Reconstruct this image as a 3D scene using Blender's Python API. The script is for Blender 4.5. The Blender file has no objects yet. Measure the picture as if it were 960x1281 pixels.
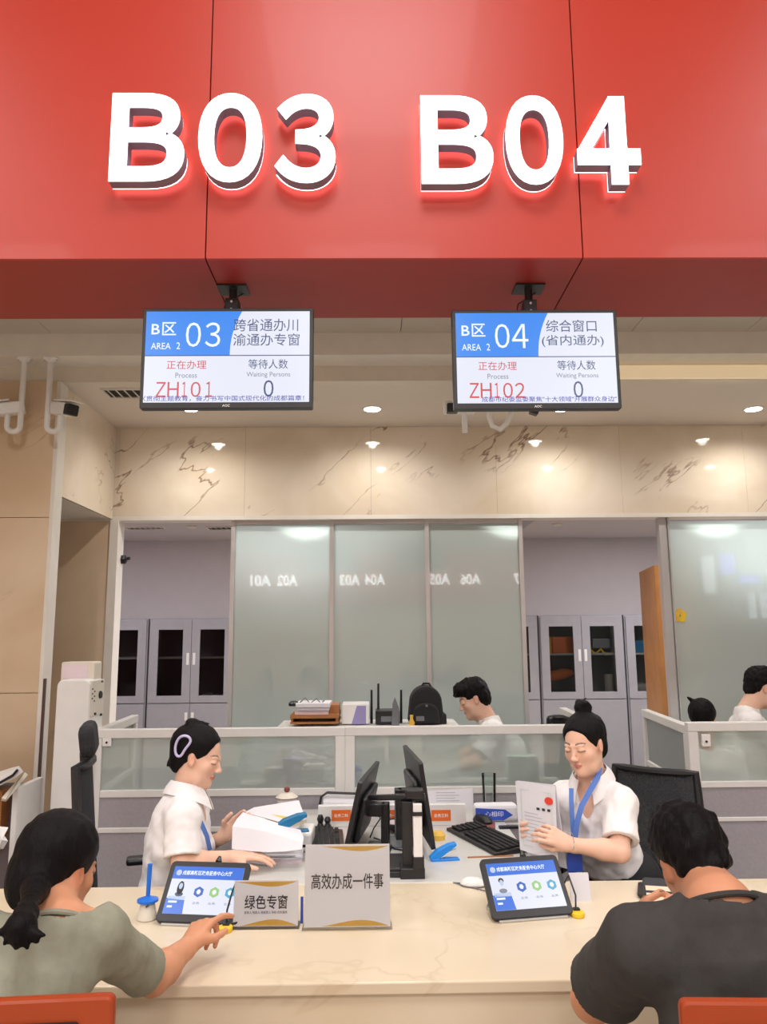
import bpy, bmesh, math, random
import numpy as np
from mathutils import Matrix, Vector, Euler
R = math.radians
sc = bpy.context.scene
COL = sc.collection

# ------------------------------------------------------------ camera
CAMH, PITCH, YAW, ROLL, FPX = 1.6, 9.2, 0.8, -0.5, 960.0
cam = bpy.data.objects.new('camera', bpy.data.cameras.new('camera'))
COL.objects.link(cam)
CM = Matrix.Rotation(R(-YAW), 3, 'Z') @ Matrix.Rotation(R(90 + PITCH), 3, 'X') @ Matrix.Rotation(R(ROLL), 3, 'Z')
cam.matrix_world = Matrix.Translation((0, 0, CAMH)) @ CM.to_4x4()
cam.data.sensor_width = 36.0
cam.data.lens = 36.0 * FPX / 1281.0
cam.data.clip_start = 0.05
sc.camera = cam
sc.view_settings.view_transform = 'Standard'
sc.view_settings.look = 'None'
sc.view_settings.gamma = 1.0
sc.view_settings.use_curve_mapping = False
sc.view_settings.exposure = 0.0
sc.cycles.use_denoising = True
sc.cycles.max_bounces = 8
sc.cycles.sample_clamp_indirect = 4.0

# ------------------------------------------------------------ world and large lights
w = bpy.data.worlds.new('world'); sc.world = w; w.use_nodes = True
w.node_tree.nodes['Background'].inputs[0].default_value = (0.9, 0.92, 1.0, 1)
w.node_tree.nodes['Background'].inputs[1].default_value = 0.35

def area(name, loc, size, power, color=(1, 0.985, 0.985), rot=(0, 0, 0)):
    l = bpy.data.lights.new(name, 'AREA'); l.shape = 'RECTANGLE'
    l.size, l.size_y = size; l.energy = power; l.color = color
    o = bpy.data.objects.new(name, l); COL.objects.link(o)
    o.location = loc; o.rotation_euler = rot
    return o
# ceiling light panels of the public hall (behind and above the photographer)
HALL = [(x, y) for y in (-8.0, -5.0, -2.2, 0.4) for x in (-3.2, 0.0, 3.2)]
for i, (x, y) in enumerate(HALL):
    area('hall_panel_lamp', (x, y, 4.93), (1.15, 1.15), (66 if y < -1 else 58))
# unseen area lamps added to brighten the back room, no fixtures modelled
for x in (-2.7, -0.6, 2.9):
    area('back_room_fill', (x, 6.5, 2.64), (0.5, 0.5), 28 if x < 1 else 50, (1, 0.95, 0.97))
def spot(name, loc, power, size=115, blend=0.8, rad=0.03, color=(1, 0.96, 0.9)):
    l = bpy.data.lights.new(name, 'SPOT'); l.energy = power; l.spot_size = R(size)
    l.spot_blend = blend; l.shadow_soft_size = rad; l.color = color
    o = bpy.data.objects.new(name, l); COL.objects.link(o); o.location = loc
    return o

def P(px, py, Y):
    d = CM @ Vector(((px - 480) / FPX, (640.5 - py) / FPX, -1))
    t = Y / d.y
    return Vector((0, 0, CAMH)) + d * t
def PZ(px, py, z):
    d = CM @ Vector(((px - 480) / FPX, (640.5 - py) / FPX, -1))
    t = (z - CAMH) / d.z
    return Vector((0, 0, CAMH)) + d * t
def PX(px, py, Y): return P(px, py, Y).x

# ------------------------------------------------------------ materials
MT = {}
def mat(name, col, rough=0.5, metal=0.0, emit=0.0, var=0.03, scale=12.0, bump=0.0, coat=0.0, alpha=1.0, trans=0.0, sheen=0.0, spec=0.5, ecol=None, sss=0.0):
    if name in MT: return MT[name]
    m = bpy.data.materials.new(name); m.use_nodes = True
    nt = m.node_tree; b = nt.nodes['Principled BSDF']
    b.inputs['Roughness'].default_value = rough; b.inputs['Metallic'].default_value = metal
    b.inputs['Specular IOR Level'].default_value = spec
    if coat: b.inputs['Coat Weight'].default_value = coat; b.inputs['Coat Roughness'].default_value = 0.06
    if sheen: b.inputs['Sheen Weight'].default_value = sheen
    if alpha < 1: b.inputs['Alpha'].default_value = alpha
    if trans: b.inputs['Transmission Weight'].default_value = trans
    if sss:
        b.inputs['Subsurface Weight'].default_value = sss
        b.inputs['Subsurface Radius'].default_value = (0.012, 0.005, 0.003); b.inputs['Subsurface Scale'].default_value = 1.0
    tc = nt.nodes.new('ShaderNodeTexCoord')
    no = nt.nodes.new('ShaderNodeTexNoise'); no.inputs['Scale'].default_value = scale; no.inputs['Detail'].default_value = 5
    nt.links.new(tc.outputs['Object'], no.inputs['Vector'])
    mr = nt.nodes.new('ShaderNodeMapRange'); mr.inputs['To Min'].default_value = 1 - var; mr.inputs['To Max'].default_value = 1 + var
    mr.inputs['From Min'].default_value = 0.3; mr.inputs['From Max'].default_value = 0.7
    nt.links.new(no.outputs['Fac'], mr.inputs['Value'])
    mx = nt.nodes.new('ShaderNodeVectorMath'); mx.operation = 'SCALE'
    mx.inputs[0].default_value = col[:3]; nt.links.new(mr.outputs[0], mx.inputs['Scale'])
    nt.links.new(mx.outputs[0], b.inputs['Base Color'])
    if emit:
        b.inputs['Emission Color'].default_value = tuple((ecol or col)[:3]) + (1,)
        b.inputs['Emission Strength'].default_value = emit
    if bump:
        bp = nt.nodes.new('ShaderNodeBump'); bp.inputs['Strength'].default_value = bump; bp.inputs['Distance'].default_value = 0.01
        nt.links.new(no.outputs['Fac'], bp.inputs['Height']); nt.links.new(bp.outputs[0], b.inputs['Normal'])
    MT[name] = m
    return m
def s2l(r, g, b):
    f = lambda c: (c / 255 / 12.92) if c <= 10 else ((c / 255 + 0.055) / 1.055) ** 2.4
    return (f(r), f(g), f(b))

def marble(name, base, cloud, vein, rough=0.12, vscale=1.6, vein_amt=0.8, rot=0.6, coat=0.3):
    m = bpy.data.materials.new(name); m.use_nodes = True; nt = m.node_tree; N = nt.nodes; L = nt.links
    b = N['Principled BSDF']; b.inputs['Roughness'].default_value = rough
    b.inputs['Coat Weight'].default_value = coat; b.inputs['Coat Roughness'].default_value = 0.03
    tc = N.new('ShaderNodeTexCoord'); mp = N.new('ShaderNodeMapping')
    mp.inputs['Rotation'].default_value = (0, rot, 0); L.new(tc.outputs['Object'], mp.inputs['Vector'])
    n1 = N.new('ShaderNodeTexNoise'); n1.inputs['Scale'].default_value = vscale; n1.inputs['Detail'].default_value = 8; n1.inputs['Distortion'].default_value = 0.6
    L.new(mp.outputs[0], n1.inputs['Vector'])
    r1 = N.new('ShaderNodeValToRGB'); r1.color_ramp.elements[0].position = 0.35; r1.color_ramp.elements[0].color = cloud + (1,)
    r1.color_ramp.elements[1].position = 0.62; r1.color_ramp.elements[1].color = base + (1,)
    L.new(n1.outputs['Fac'], r1.inputs['Fac'])
    # veins: thin contour of a warped, stretched noise
    mp2 = N.new('ShaderNodeMapping'); mp2.inputs['Scale'].default_value = (0.38, 1, 1.5)
    L.new(mp.outputs[0], mp2.inputs['Vector'])
    n2 = N.new('ShaderNodeTexNoise'); n2.inputs['Scale'].default_value = vscale; n2.inputs['Detail'].default_value = 5; n2.inputs['Distortion'].default_value = 0.15
    n2.inputs['Roughness'].default_value = 0.55
    L.new(mp2.outputs[0], n2.inputs['Vector'])
    r2 = N.new('ShaderNodeValToRGB'); cr = r2.color_ramp
    cr.elements[0].position = 0.492; cr.elements[0].color = (0, 0, 0, 1); cr.elements[1].position = 0.508; cr.elements[1].color = (0, 0, 0, 1)
    e = cr.elements.new(0.5); e.color = (1, 1, 1, 1)
    L.new(n2.outputs['Fac'], r2.inputs['Fac'])
    n3 = N.new('ShaderNodeTexNoise'); n3.inputs['Scale'].default_value = vscale * 1.4; L.new(tc.outputs['Object'], n3.inputs['Vector'])
    mr = N.new('ShaderNodeMapRange'); mr.inputs['From Min'].default_value = 0.45; mr.inputs['From Max'].default_value = 0.62; mr.inputs['To Max'].default_value = vein_amt
    L.new(n3.outputs['Fac'], mr.inputs['Value'])
    mu = N.new('ShaderNodeMath'); mu.operation = 'MULTIPLY'; L.new(r2.outputs['Color'], mu.inputs[0]); L.new(mr.outputs[0], mu.inputs[1])
    mx = N.new('ShaderNodeMix'); mx.data_type = 'RGBA'; L.new(mu.outputs[0], mx.inputs['Factor'])
    L.new(r1.outputs['Color'], mx.inputs['A']); mx.inputs['B'].default_value = vein + (1,)
    L.new(mx.outputs['Result'], b.inputs['Base Color'])
    MT[name] = m; return m

marble('marble_wall', s2l(234, 222, 206), s2l(220, 204, 182), s2l(120, 86, 56), vein_amt=0.9, rot=0.7, rough=0.05, coat=0.0)
marble('marble_column', s2l(226, 204, 176), s2l(206, 178, 146), s2l(140, 104, 76), vein_amt=0.45, vscale=0.9, rot=0.5)
marble('marble_counter', s2l(222, 208, 184), s2l(210, 192, 164), s2l(190, 168, 138), vein_amt=0.5, vscale=1.2, rough=0.3, coat=0.08)
MT['marble_counter'].node_tree.nodes['Principled BSDF'].inputs['Specular IOR Level'].default_value = .35

def frosted(name, col, alpha_clear, rough=0.12, translum=0.5):
    # back-painted / etched glass: a milky body under a clean reflecting face
    m = bpy.data.materials.new(name); m.use_nodes = True; nt = m.node_tree; N = nt.nodes; L = nt.links
    for n in list(N): N.remove(n)
    out = N.new('ShaderNodeOutputMaterial')
    tc = N.new('ShaderNodeTexCoord'); no = N.new('ShaderNodeTexNoise'); no.inputs['Scale'].default_value = 1.3
    L.new(tc.outputs['Object'], no.inputs['Vector'])
    rp = N.new('ShaderNodeValToRGB'); rp.color_ramp.elements[0].color = tuple(c * 0.95 for c in col) + (1,); rp.color_ramp.elements[1].color = tuple(col) + (1,)
    L.new(no.outputs['Fac'], rp.inputs['Fac'])
    d = N.new('ShaderNodeBsdfDiffuse'); t = N.new('ShaderNodeBsdfTranslucent'); g = N.new('ShaderNodeBsdfGlossy')
    rf = N.new('ShaderNodeBsdfRefraction'); rf.inputs['Roughness'].default_value = 0.32; rf.inputs['IOR'].default_value = 1.02
    L.new(rp.outputs[0], d.inputs['Color']); L.new(rp.outputs[0], t.inputs['Color']); rf.inputs['Color'].default_value = (0.85, 0.92, 0.9, 1)
    g.inputs['Roughness'].default_value = 0.02
    a = N.new('ShaderNodeMixShader'); a.inputs[0].default_value = translum; L.new(d.outputs[0], a.inputs[1]); L.new(t.outputs[0], a.inputs[2])
    c = N.new('ShaderNodeMixShader'); c.inputs[0].default_value = alpha_clear; L.new(a.outputs[0], c.inputs[1]); L.new(rf.outputs[0], c.inputs[2])
    fr = N.new('ShaderNodeFresnel'); fr.inputs['IOR'].default_value = 1.8
    e = N.new('ShaderNodeMixShader'); L.new(fr.outputs[0], e.inputs[0]); L.new(c.outputs[0], e.inputs[1]); L.new(g.outputs[0], e.inputs[2])
    L.new(e.outputs[0], out.inputs['Surface'])
    MT[name] = m; return m
frosted('frosted_glass', s2l(222, 236, 234), 0.0, translum=0.42)
frosted('partition_glass', s2l(220, 230, 226), 0.5, translum=0.3)

def glass(name, col=(1, 1, 1), a=0.15, rough=0.0):
    m = bpy.data.materials.new(name); m.use_nodes = True; nt = m.node_tree; N = nt.nodes; L = nt.links
    for n in list(N): N.remove(n)
    out = N.new('ShaderNodeOutputMaterial'); t = N.new('ShaderNodeBsdfTransparent'); g = N.new('ShaderNodeBsdfGlossy')
    t.inputs['Color'].default_value = tuple(col) + (1,); g.inputs['Roughness'].default_value = rough
    fr = N.new('ShaderNodeFresnel'); fr.inputs['IOR'].default_value = 1.5
    tc = N.new('ShaderNodeTexCoord'); no = N.new('ShaderNodeTexNoise'); no.inputs['Scale'].default_value = 3; L.new(tc.outputs['Object'], no.inputs['Vector'])
    mr = N.new('ShaderNodeMapRange'); mr.inputs['To Min'].default_value = a * 0.9; mr.inputs['To Max'].default_value = a * 1.1; L.new(no.outputs['Fac'], mr.inputs['Value'])
    ad = N.new('ShaderNodeMath'); ad.operation = 'ADD'; L.new(fr.outputs[0], ad.inputs[0]); L.new(mr.outputs[0], ad.inputs[1])
    e = N.new('ShaderNodeMixShader'); L.new(ad.outputs[0], e.inputs[0]); L.new(t.outputs[0], e.inputs[1]); L.new(g.outputs[0], e.inputs[2])
    L.new(e.outputs[0], out.inputs['Surface']); MT[name] = m; return m
glass('clear_glass', (0.93, 0.96, 0.95), 0.0)
glass('acrylic', (1, 1, 1), 0.0)
glass('cabinet_glass', (0.8, 0.8, 0.8), 0.0)

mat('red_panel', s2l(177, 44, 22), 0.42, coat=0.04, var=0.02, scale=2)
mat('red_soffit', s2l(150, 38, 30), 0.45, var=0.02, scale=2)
mat('dark_gap', s2l(60, 20, 16), 0.8)
mat('letter_face', (1, 1, 1), 0.4, emit=1.6, ecol=(0.93, 0.99, 1.0))
mat('sign_lamp', (1, 1, 1), 0.4, emit=5.0, ecol=(0.93, 0.99, 1.0))
mat('letter_side', s2l(128, 130, 150), 0.5, metal=0.0)
mat('letter_back', (1, 0.9, 0.9), 0.5, emit=3.2, ecol=(1.0, 0.72, 0.75))
mat('ceiling_paint', s2l(226, 216, 206), 0.8, var=0.015, scale=3)
mat('tile_ceiling', s2l(196, 188, 178), 0.7, var=0.02, scale=4)
mat('back_paint', s2l(205, 198, 200), 0.8, var=0.015)
mat('white_trim', s2l(228, 222, 214), 0.5)
mat('wall_paint', s2l(214, 206, 198), 0.8)
mat('floor_tile', s2l(196, 184, 166), 0.2, coat=0.2)
mat('aluminium', s2l(205, 205, 205), 0.35, metal=0.5)
mat('white_frame', s2l(224, 221, 218), 0.4)
mat('grey_fabric', s2l(160, 154, 160), 0.85, scale=60, var=0.05, bump=0.1)
mat('cabinet_grey', s2l(158, 156, 162), 0.5)
mat('cabinet_dark', s2l(104, 94, 98), 0.7)
mat('black_plastic', s2l(30, 30, 33), 0.38)
mat('black_matte', s2l(22, 22, 24), 0.7)
mat('black_fabric', s2l(32, 32, 36), 0.9, scale=80, bump=0.2)
mat('mesh_fabric', s2l(48, 50, 54), 0.9, scale=120, bump=0.4, var=0.2, alpha=0.86)
mat('grey_plastic', s2l(110, 112, 116), 0.45)
mat('white_plastic', s2l(232, 230, 228), 0.35)
mat('cream_plastic', s2l(222, 214, 200), 0.4)
mat('desk_white', s2l(206, 204, 200), 0.35, coat=0.1, var=0.015)
mat('chrome', (0.8, 0.8, 0.82), 0.15, metal=1.0)
mat('wood_door', s2l(186, 128, 70), 0.45, var=0.12, scale=6)
mat('wood_tray', s2l(170, 112, 62), 0.5, var=0.1)
mat('paper', s2l(226, 224, 230), 0.8, var=0.01); mat('sign_sheet', s2l(250, 250, 252), 0.8, var=0.01)
mat('paper_pink', s2l(226, 208, 214), 0.8)
mat('paper_lines', s2l(176, 176, 186), 0.8)
mat('ink', s2l(50, 50, 56), 0.7)
mat('orange_plate', s2l(232, 110, 36), 0.5)
mat('yellow', s2l(240, 200, 40), 0.5)
mat('gold', s2l(232, 186, 80), 0.6)
mat('white_ink', (0.9, 0.9, 0.9), 0.6)
mat('blue_plastic', s2l(28, 140, 232), 0.35)
mat('teal_plastic', s2l(16, 112, 160), 0.35)
mat('blue_pen', s2l(20, 110, 215), 0.35)
mat('deep_blue', s2l(50, 84, 190), 0.5)
mat('violet_card', s2l(150, 140, 190), 0.5)
mat('orange_seat', s2l(158, 58, 8), 0.45, coat=0.05)
mat('red_print', s2l(226, 66, 50), 0.6)
mat('green_print', s2l(196, 214, 204), 0.8)
mat('dark_edge', s2l(84, 56, 52), 0.6); mat('maroon', s2l(130, 70, 66), 0.6)
def em(name, c, k=1.0):
    return mat(name, (0.02, 0.02, 0.02), 0.25, emit=k, ecol=s2l(*c), var=0.0)
em('lit_white', (226, 230, 244)); em('lit_blue', (36, 134, 238)); em('lit_red', (205, 70, 76)); em('lit_navy', (52, 70, 120))
em('lit_grey', (130, 134, 150)); em('lit_ticker', (74, 74, 170)); em('lit_text', (240, 250, 255)); em('lit_deep', (40, 110, 220))
em('lit_green', (150, 200, 120)); em('lit_cyan', (70, 165, 205)); em('lit_royal', (40, 95, 190)); em('lit_warm', (255, 222, 190), 1.1)
em('lit_pale', (190, 205, 235)); em('lit_glow', (255, 250, 240), 26.0); em('lit_cool', (235, 245, 255), 2.2); em('lit_violet', (90, 70, 255), 3.0)

# ------------------------------------------------------------ geometry helpers
class MB:
    def __init__(s): s.v = []; s.f = []; s.m = []; s.cur = 0
    def add(s, vs, fs):
        o = len(s.v); s.v += [tuple(v) for v in vs]
        for f in fs: s.f.append([i + o for i in f]); s.m.append(s.cur)
        return s
    def mi(s, i): s.cur = i; return s
    def box(s, x0, x1, y0, y1, z0, z1):
        return s.add([(x0,y0,z0),(x1,y0,z0),(x1,y1,z0),(x0,y1,z0),(x0,y0,z1),(x1,y0,z1),(x1,y1,z1),(x0,y1,z1)],
                     [(0,3,2,1),(4,5,6,7),(0,1,5,4),(1,2,6,5),(2,3,7,6),(3,0,4,7)])
    def bx(s, c, d): return s.box(c[0]-d[0]/2, c[0]+d[0]/2, c[1]-d[1]/2, c[1]+d[1]/2, c[2]-d[2]/2, c[2]+d[2]/2)
    def obox(s, c, d, M):
        o = len(s.v); s.bx((0, 0, 0), d)
        for i in range(o, len(s.v)): s.v[i] = tuple(M @ Vector(s.v[i]) + Vector(c))
        return s
    def tube(s, pts, r, n=8, cap=True):
        pts = [Vector(p) for p in pts]; k = len(pts); rs = r if isinstance(r, (list, tuple)) else [r] * k
        o = len(s.v); up = None
        for i, p in enumerate(pts):
            t = (pts[min(i+1, k-1)] - pts[max(i-1, 0)]).normalized()
            if up is None:
                up = Vector((0, 0, 1)) if abs(t.z) < 0.9 else Vector((1, 0, 0))
            a = up - t * up.dot(t)
            if a.length < 1e-5: a = t.orthogonal()
            a.normalize(); up = a; b = t.cross(a)
            for j in range(n):
                th = 2 * math.pi * j / n
                s.v.append(tuple(p + (a * math.cos(th) + b * math.sin(th)) * rs[i]))
        for i in range(k - 1):
            for j in range(n):
                q = (j + 1) % n
                s.f.append([o+i*n+j, o+i*n+q, o+(i+1)*n+q, o+(i+1)*n+j][::-1]); s.m.append(s.cur)
        if cap:
            s.f.append([o+j for j in range(n)]); s.m.append(s.cur)
            s.f.append([o+(k-1)*n+j for j in range(n)][::-1]); s.m.append(s.cur)
        return s
    def lathe(s, prof, c=(0, 0, 0), n=20, M=None):
        o = len(s.v); k = len(prof)
        for (r, z) in prof:
            for j in range(n):
                th = 2*math.pi*j/n; p = Vector((r*math.cos(th), r*math.sin(th), z))
                if M: p = M @ p
                s.v.append(tuple(p + Vector(c)))
        for i in range(k - 1):
            for j in range(n):
                q = (j+1) % n; s.f.append([o+i*n+j, o+i*n+q, o+(i+1)*n+q, o+(i+1)*n+j]); s.m.append(s.cur)
        s.f.append([o+j for j in range(n)][::-1]); s.m.append(s.cur)
        s.f.append([o+(k-1)*n+j for j in range(n)]); s.m.append(s.cur)
        return s
    def prism(s, poly, y0, y1, M=None, c=(0, 0, 0)):
        """poly in x,z (counter-clockwise seen from -y), pushed from y0 to y1"""
        n = len(poly); o = len(s.v)
        for y in (y0, y1):
            for (x, z) in poly:
                p = Vector((x, y, z))
                if M: p = M @ p
                s.v.append(tuple(p + Vector(c)))
        s.f.append([o+i for i in range(n)]); s.f.append([o+n+i for i in range(n)][::-1]); s.m += [s.cur]*2
        for i in range(n):
            q = (i+1) % n; s.f.append([o+q, o+i, o+n+i, o+n+q]); s.m.append(s.cur)
        return s
    def sheet(s, grid, th):
        """grid[i][j] of points made into a thin two-sided sheet"""
        a, b = len(grid), len(grid[0]); o = len(s.v); g = [[Vector(p) for p in r] for r in grid]
        for side in (0, 1):
            for i in range(a):
                for j in range(b):
                    du = g[min(i+1,a-1)][j]-g[max(i-1,0)][j]; dv = g[i][min(j+1,b-1)]-g[i][max(j-1,0)]
                    nn = du.cross(dv).normalized(); s.v.append(tuple(g[i][j] + nn*(th if side else 0)))
        A = a*b
        for i in range(a-1):
            for j in range(b-1):
                q = [o+i*b+j, o+(i+1)*b+j, o+(i+1)*b+j+1, o+i*b+j+1]
                s.f.append(q[::-1]); s.f.append([x+A for x in q]); s.m += [s.cur]*2
        rim = [(i,0) for i in range(a)]+[(a-1,j) for j in range(1,b)]+[(i,b-1) for i in range(a-2,-1,-1)]+[(0,j) for j in range(b-2,0,-1)]
        for k in range(len(rim)):
            (i,j),(p,q) = rim[k], rim[(k+1)%len(rim)]
            s.f.append([o+i*b+j, o+p*b+q, A+o+p*b+q, A+o+i*b+j]); s.m.append(s.cur)
        return s
    def mesh(s, name, mats):
        me = bpy.data.meshes.new(name); me.from_pydata(s.v, [], s.f)
        for m in (mats if isinstance(mats, (list, tuple)) else [mats]): me.materials.append(MT[m])
        if any(s.m): me.polygons.foreach_set('material_index', s.m)
        me.update(); return me
    def build(s, name, mats, parent=None, bevel=0.0, smooth=False, seg=2, world=False):
        return put(name, s.mesh(name, mats), parent, bevel, smooth, seg, world)

def put(name, me, parent=None, bevel=0.0, smooth=False, seg=2, world=False):
    if bevel:
        bm = bmesh.new(); bm.from_mesh(me); bmesh.ops.remove_doubles(bm, verts=bm.verts, dist=1e-6)
        ed = [e for e in bm.edges if len(e.link_faces) == 2 and e.calc_face_angle(0) > R(35)]
        bmesh.ops.bevel(bm, geom=ed, offset=bevel, segments=seg, affect='EDGES', profile=0.5, clamp_overlap=True)
        bm.to_mesh(me); bm.free()
    if smooth:
        me.polygons.foreach_set('use_smooth', [True]*len(me.polygons))
        if smooth != 'all': me.set_sharp_from_angle(angle=R(40))
    o = bpy.data.objects.new(name, me); COL.objects.link(o)
    if parent is not None:
        o.parent = parent
        if world and parent.parent is None: o.matrix_parent_inverse = parent.matrix_basis.inverted()
    return o
def tag(o, label, cat=None, group=None, kind=None):
    if label: o['label'] = label
    if cat: o['category'] = cat
    if group: o['group'] = group
    if kind: o['kind'] = kind
    return o
def thing(name, label, cat, loc=(0, 0, 0), rz=0.0, group=None, rot=None):
    o = bpy.data.objects.new(name, None); COL.objects.link(o); o.empty_display_size = 0.05
    o.location = loc; o.rotation_euler = rot if rot else (0, 0, rz)
    return tag(o, label, cat, group)
def struct(o): o['kind'] = 'structure'; return o
def dup(root, loc=None, label=None, group=None, rz=None):
    def cp(o, par):
        c = o.copy(); COL.objects.link(c)
        if par is not None: c.parent = par
        for ch in KIDS.get(o.name, []): cp(ch, c)
        return c
    KIDS = {}
    for o in bpy.data.objects:
        if o.parent: KIDS.setdefault(o.parent.name, []).append(o)
    r = cp(root, None)
    if loc is not None: r.location = loc
    if rz is not None: r.rotation_euler = (0, 0, rz)
    if label: r['label'] = label
    if group: r['group'] = group
    return r

_tc = bpy.data.curves.new('text_source', 'FONT'); _to = bpy.data.objects.new('text_source', _tc)
def text_mesh(body, bold=0.0, depth=0.0, res=3, shear=0.0):
    _tc.body = body; _tc.size = 1.0; _tc.offset = bold; _tc.extrude = depth; _tc.resolution_u = res; _tc.shear = shear
    me = bpy.data.meshes.new_from_object(_to)
    return me
def lettering(body, box, y, m, parent=None, bold=0.0, th=0.0008, name='lettering', M=None, world=False, flip=False, res=3, keep=False):
    """text fitted to box (x0,x1,z0,z1) standing in the x/z plane at depth y, facing -y"""
    me = text_mesh(body, bold, 0.01, res)
    co = np.empty(len(me.vertices)*3, np.float32); me.vertices.foreach_get('co', co); co = co.reshape(-1, 3)
    lo, hi = co.min(0), co.max(0); x0, x1, z0, z1 = box
    sx = (x1-x0)/(hi[0]-lo[0]); sz = (z1-z0)/(hi[1]-lo[1])
    if keep: sx = sz = min(sx, sz)
    out = np.empty_like(co)
    out[:, 0] = x0 + (co[:, 0]-lo[0])*sx; out[:, 2] = z0 + (co[:, 1]-lo[1])*sz
    out[:, 1] = y - (co[:, 2]-lo[2])/(hi[2]-lo[2])*th
    if flip: out[:, 0] = -out[:, 0]; out[:, 1] = -out[:, 1]
    if M is not None:
        A = np.array(M.to_3x3()) if hasattr(M, 'to_3x3') else np.array(M)
        out = out @ A.T
        if hasattr(M, 'translation'): out += np.array(M.translation)
    me.vertices.foreach_set('co', out.astype(np.float32).ravel())
    me.materials.clear(); me.materials.append(MT[m]); me.update()
    return put(name, me, parent, world=world)
def ellipse(cx, cz, rx, rz, n=24): return [(cx+rx*math.cos(2*math.pi*i/n), cz+rz*math.sin(2*math.pi*i/n)) for i in range(n)]
def rrect(x0, x1, z0, z1, r, n=4):
    out = []
    for (cx, cz, a) in ((x1-r, z0+r, -90), (x1-r, z1-r, 0), (x0+r, z1-r, 90), (x0+r, z0+r, 180)):
        for i in range(n+1): t = R(a + 90*i/n); out.append((cx+r*math.cos(t), cz+r*math.sin(t)))
    return out
# ============================================================ SETTING
YF, YB, YG = 2.26, 2.72, 5.5        # fascia front and back, plane of the marble beam and glass wall
ZS, ZU, ZL, ZB = 2.777, 3.36, 3.13, 2.47
Y1, YC = 4.45, 4.1
struct(MB().box(-6, 12, -11, 9, -0.1, 0).build('floor', 'floor_tile'))
struct(MB().box(-6, 6, 8.45, 8.6, 0, 2.66).build('wall_back', 'back_paint'))
struct(MB().box(-3.6, -3.45, YG+.12, 8.45, 0, 2.66).build('wall_back_room_left', 'back_paint'))
struct(MB().box(4.6, 4.75, YG+.12, 8.45, 0, 2.66).build('wall_back_room_right', 'back_paint'))
struct(MB().box(-6, 6, YG+.12, 8.6, 2.66, 2.76).build('ceiling_back_room', 'back_paint'))
struct(MB().box(-6, 6, Y1+.1, YG+.12, ZL, ZL+.1).build('ceiling_low', 'ceiling_paint'))
struct(MB().box(-6, -5.9, -11, 9, 0, 5).build('wall_left', 'wall_paint'))
struct(MB().box(5.9, 6, YF, 9, 0, 5).build('wall_right', 'wall_paint'))
struct(MB().box(-6, 12, -11, -10.9, 0, 5).build('wall_front', 'wall_paint'))
struct(MB().box(12, 12.1, -11, YF, 0, 5).build('wall_hall_right', 'wall_paint'))
struct(MB().box(6, 12, YF, YF+.1, 0, 5).build('wall_hall_rear', 'wall_paint'))
struct(MB().box(-6, 12, -11, YF, 5, 5.1).build('ceiling_hall', 'ceiling_paint'))
# tiled ceiling behind the red fascia, one board per tile
tc_ = struct(MB().box(-6, 6, YB-.4, Y1, ZU+.012, ZU+.06).build('ceiling_tiled', 'dark_gap'))
pm = MB().box(-.338, .338, -.865, .86, 0, .012).mesh('ceiling_board', 'tile_ceiling')
xs = PX(505, 415, 3.9); n = 0
for i in range(-8, 8):
    o = bpy.data.objects.new('ceiling_board', pm); COL.objects.link(o); o.parent = tc_
    o.location = (xs + .34 + i*.68, YB + .868, ZU)
# stepped face where the ceiling drops
struct(MB().box(-6, 6, Y1-.17, Y1+.08, 3.225, ZU+.06).build('trim_1', 'white_trim'))
struct(MB().box(-6, 6, Y1+.02, Y1+.1, ZL, 3.225).build('trim_2', 'cream_plastic'))
struct(MB().box(1.15, 6, Y1-.004, Y1+.03, ZL+.004, 3.215).build('trim_3', mat('cove_strip', s2l(240, 226, 200), 0.5, emit=0.32, ecol=s2l(255, 226, 180)).name))

# marble beam over the glass wall: one slab per piece
beam = struct(MB().box(-6, 6, YG+.02, YG+.12, ZB, ZL).build('beam', 'dark_gap'))
xb = PX(148, 600, YG); sw = .92
for i in range(-4, 9):
    x0 = xb + i*sw
    x0_, x1_ = x0 + .0006, x0 + sw - .0006
    if x0_ < -5.9: continue
    o = MB().box(x0_, x1_, YG, YG+.02, ZB, ZL-.001).build('marble_slab', 'marble_wall', beam)
struct(MB().box(-6, 6, YG-.004, YG+.125, ZB-.03, ZB).build('trim_4', 'white_trim'))
# wall to the left of the opening, at the beam's plane
wl = struct(MB().box(-6, xb-.04, YG+.02, YG+.12, 0, ZB-.03).build('wall_side_opening', 'dark_gap'))
MB().box(-6, xb-.04, YG, YG+.019, 0, ZB-.03).build('marble_slab', 'marble_column', wl)
struct(MB().box(xb-.04, xb+.02, YG-.01, YG+.125, 0, ZB-.03).build('trim_5', 'white_trim'))
# side beam running in depth from column to back wall
xc = PX(67, 600, Y1)
sb = struct(MB().box(xc-.5, xc-.02, Y1+.11, YG-.002, ZB-.02, ZL).build('side_beam', 'white_trim'))
MB().box(xc-.02, xc, Y1+.11, YG-.002, ZB-.02, ZL-.001).build('marble_slab', 'marble_wall', sb)
cl = struct(MB().box(-6, xc-.01, Y1+.02, Y1+.105, 0, ZL).build('column', 'white_trim'))
for k, (x0, x1) in enumerate([(xc-.012-1.0, xc-.012), (xc-2.02, xc-.012-1.004), (xc-3.03, xc-2.024)]):
    for (z0, z1) in ((0, 1.3), (1.304, 2.3), (2.304, ZL-.001)):
        MB().box(x0, x1, Y1, Y1+.02, z0, z1).build('marble_slab', 'marble_column', cl)
struct(MB().box(xc-.012, xc+.012, Y1-.004, Y1+.11, 0, ZL-.002).build('trim_6', 'white_trim', bevel=.003))
# raised plinth under the column
struct(MB().box(-6, -1.62, 3.55, Y1, 0, .27).build('plinth', 'marble_column', bevel=.006))

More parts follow.
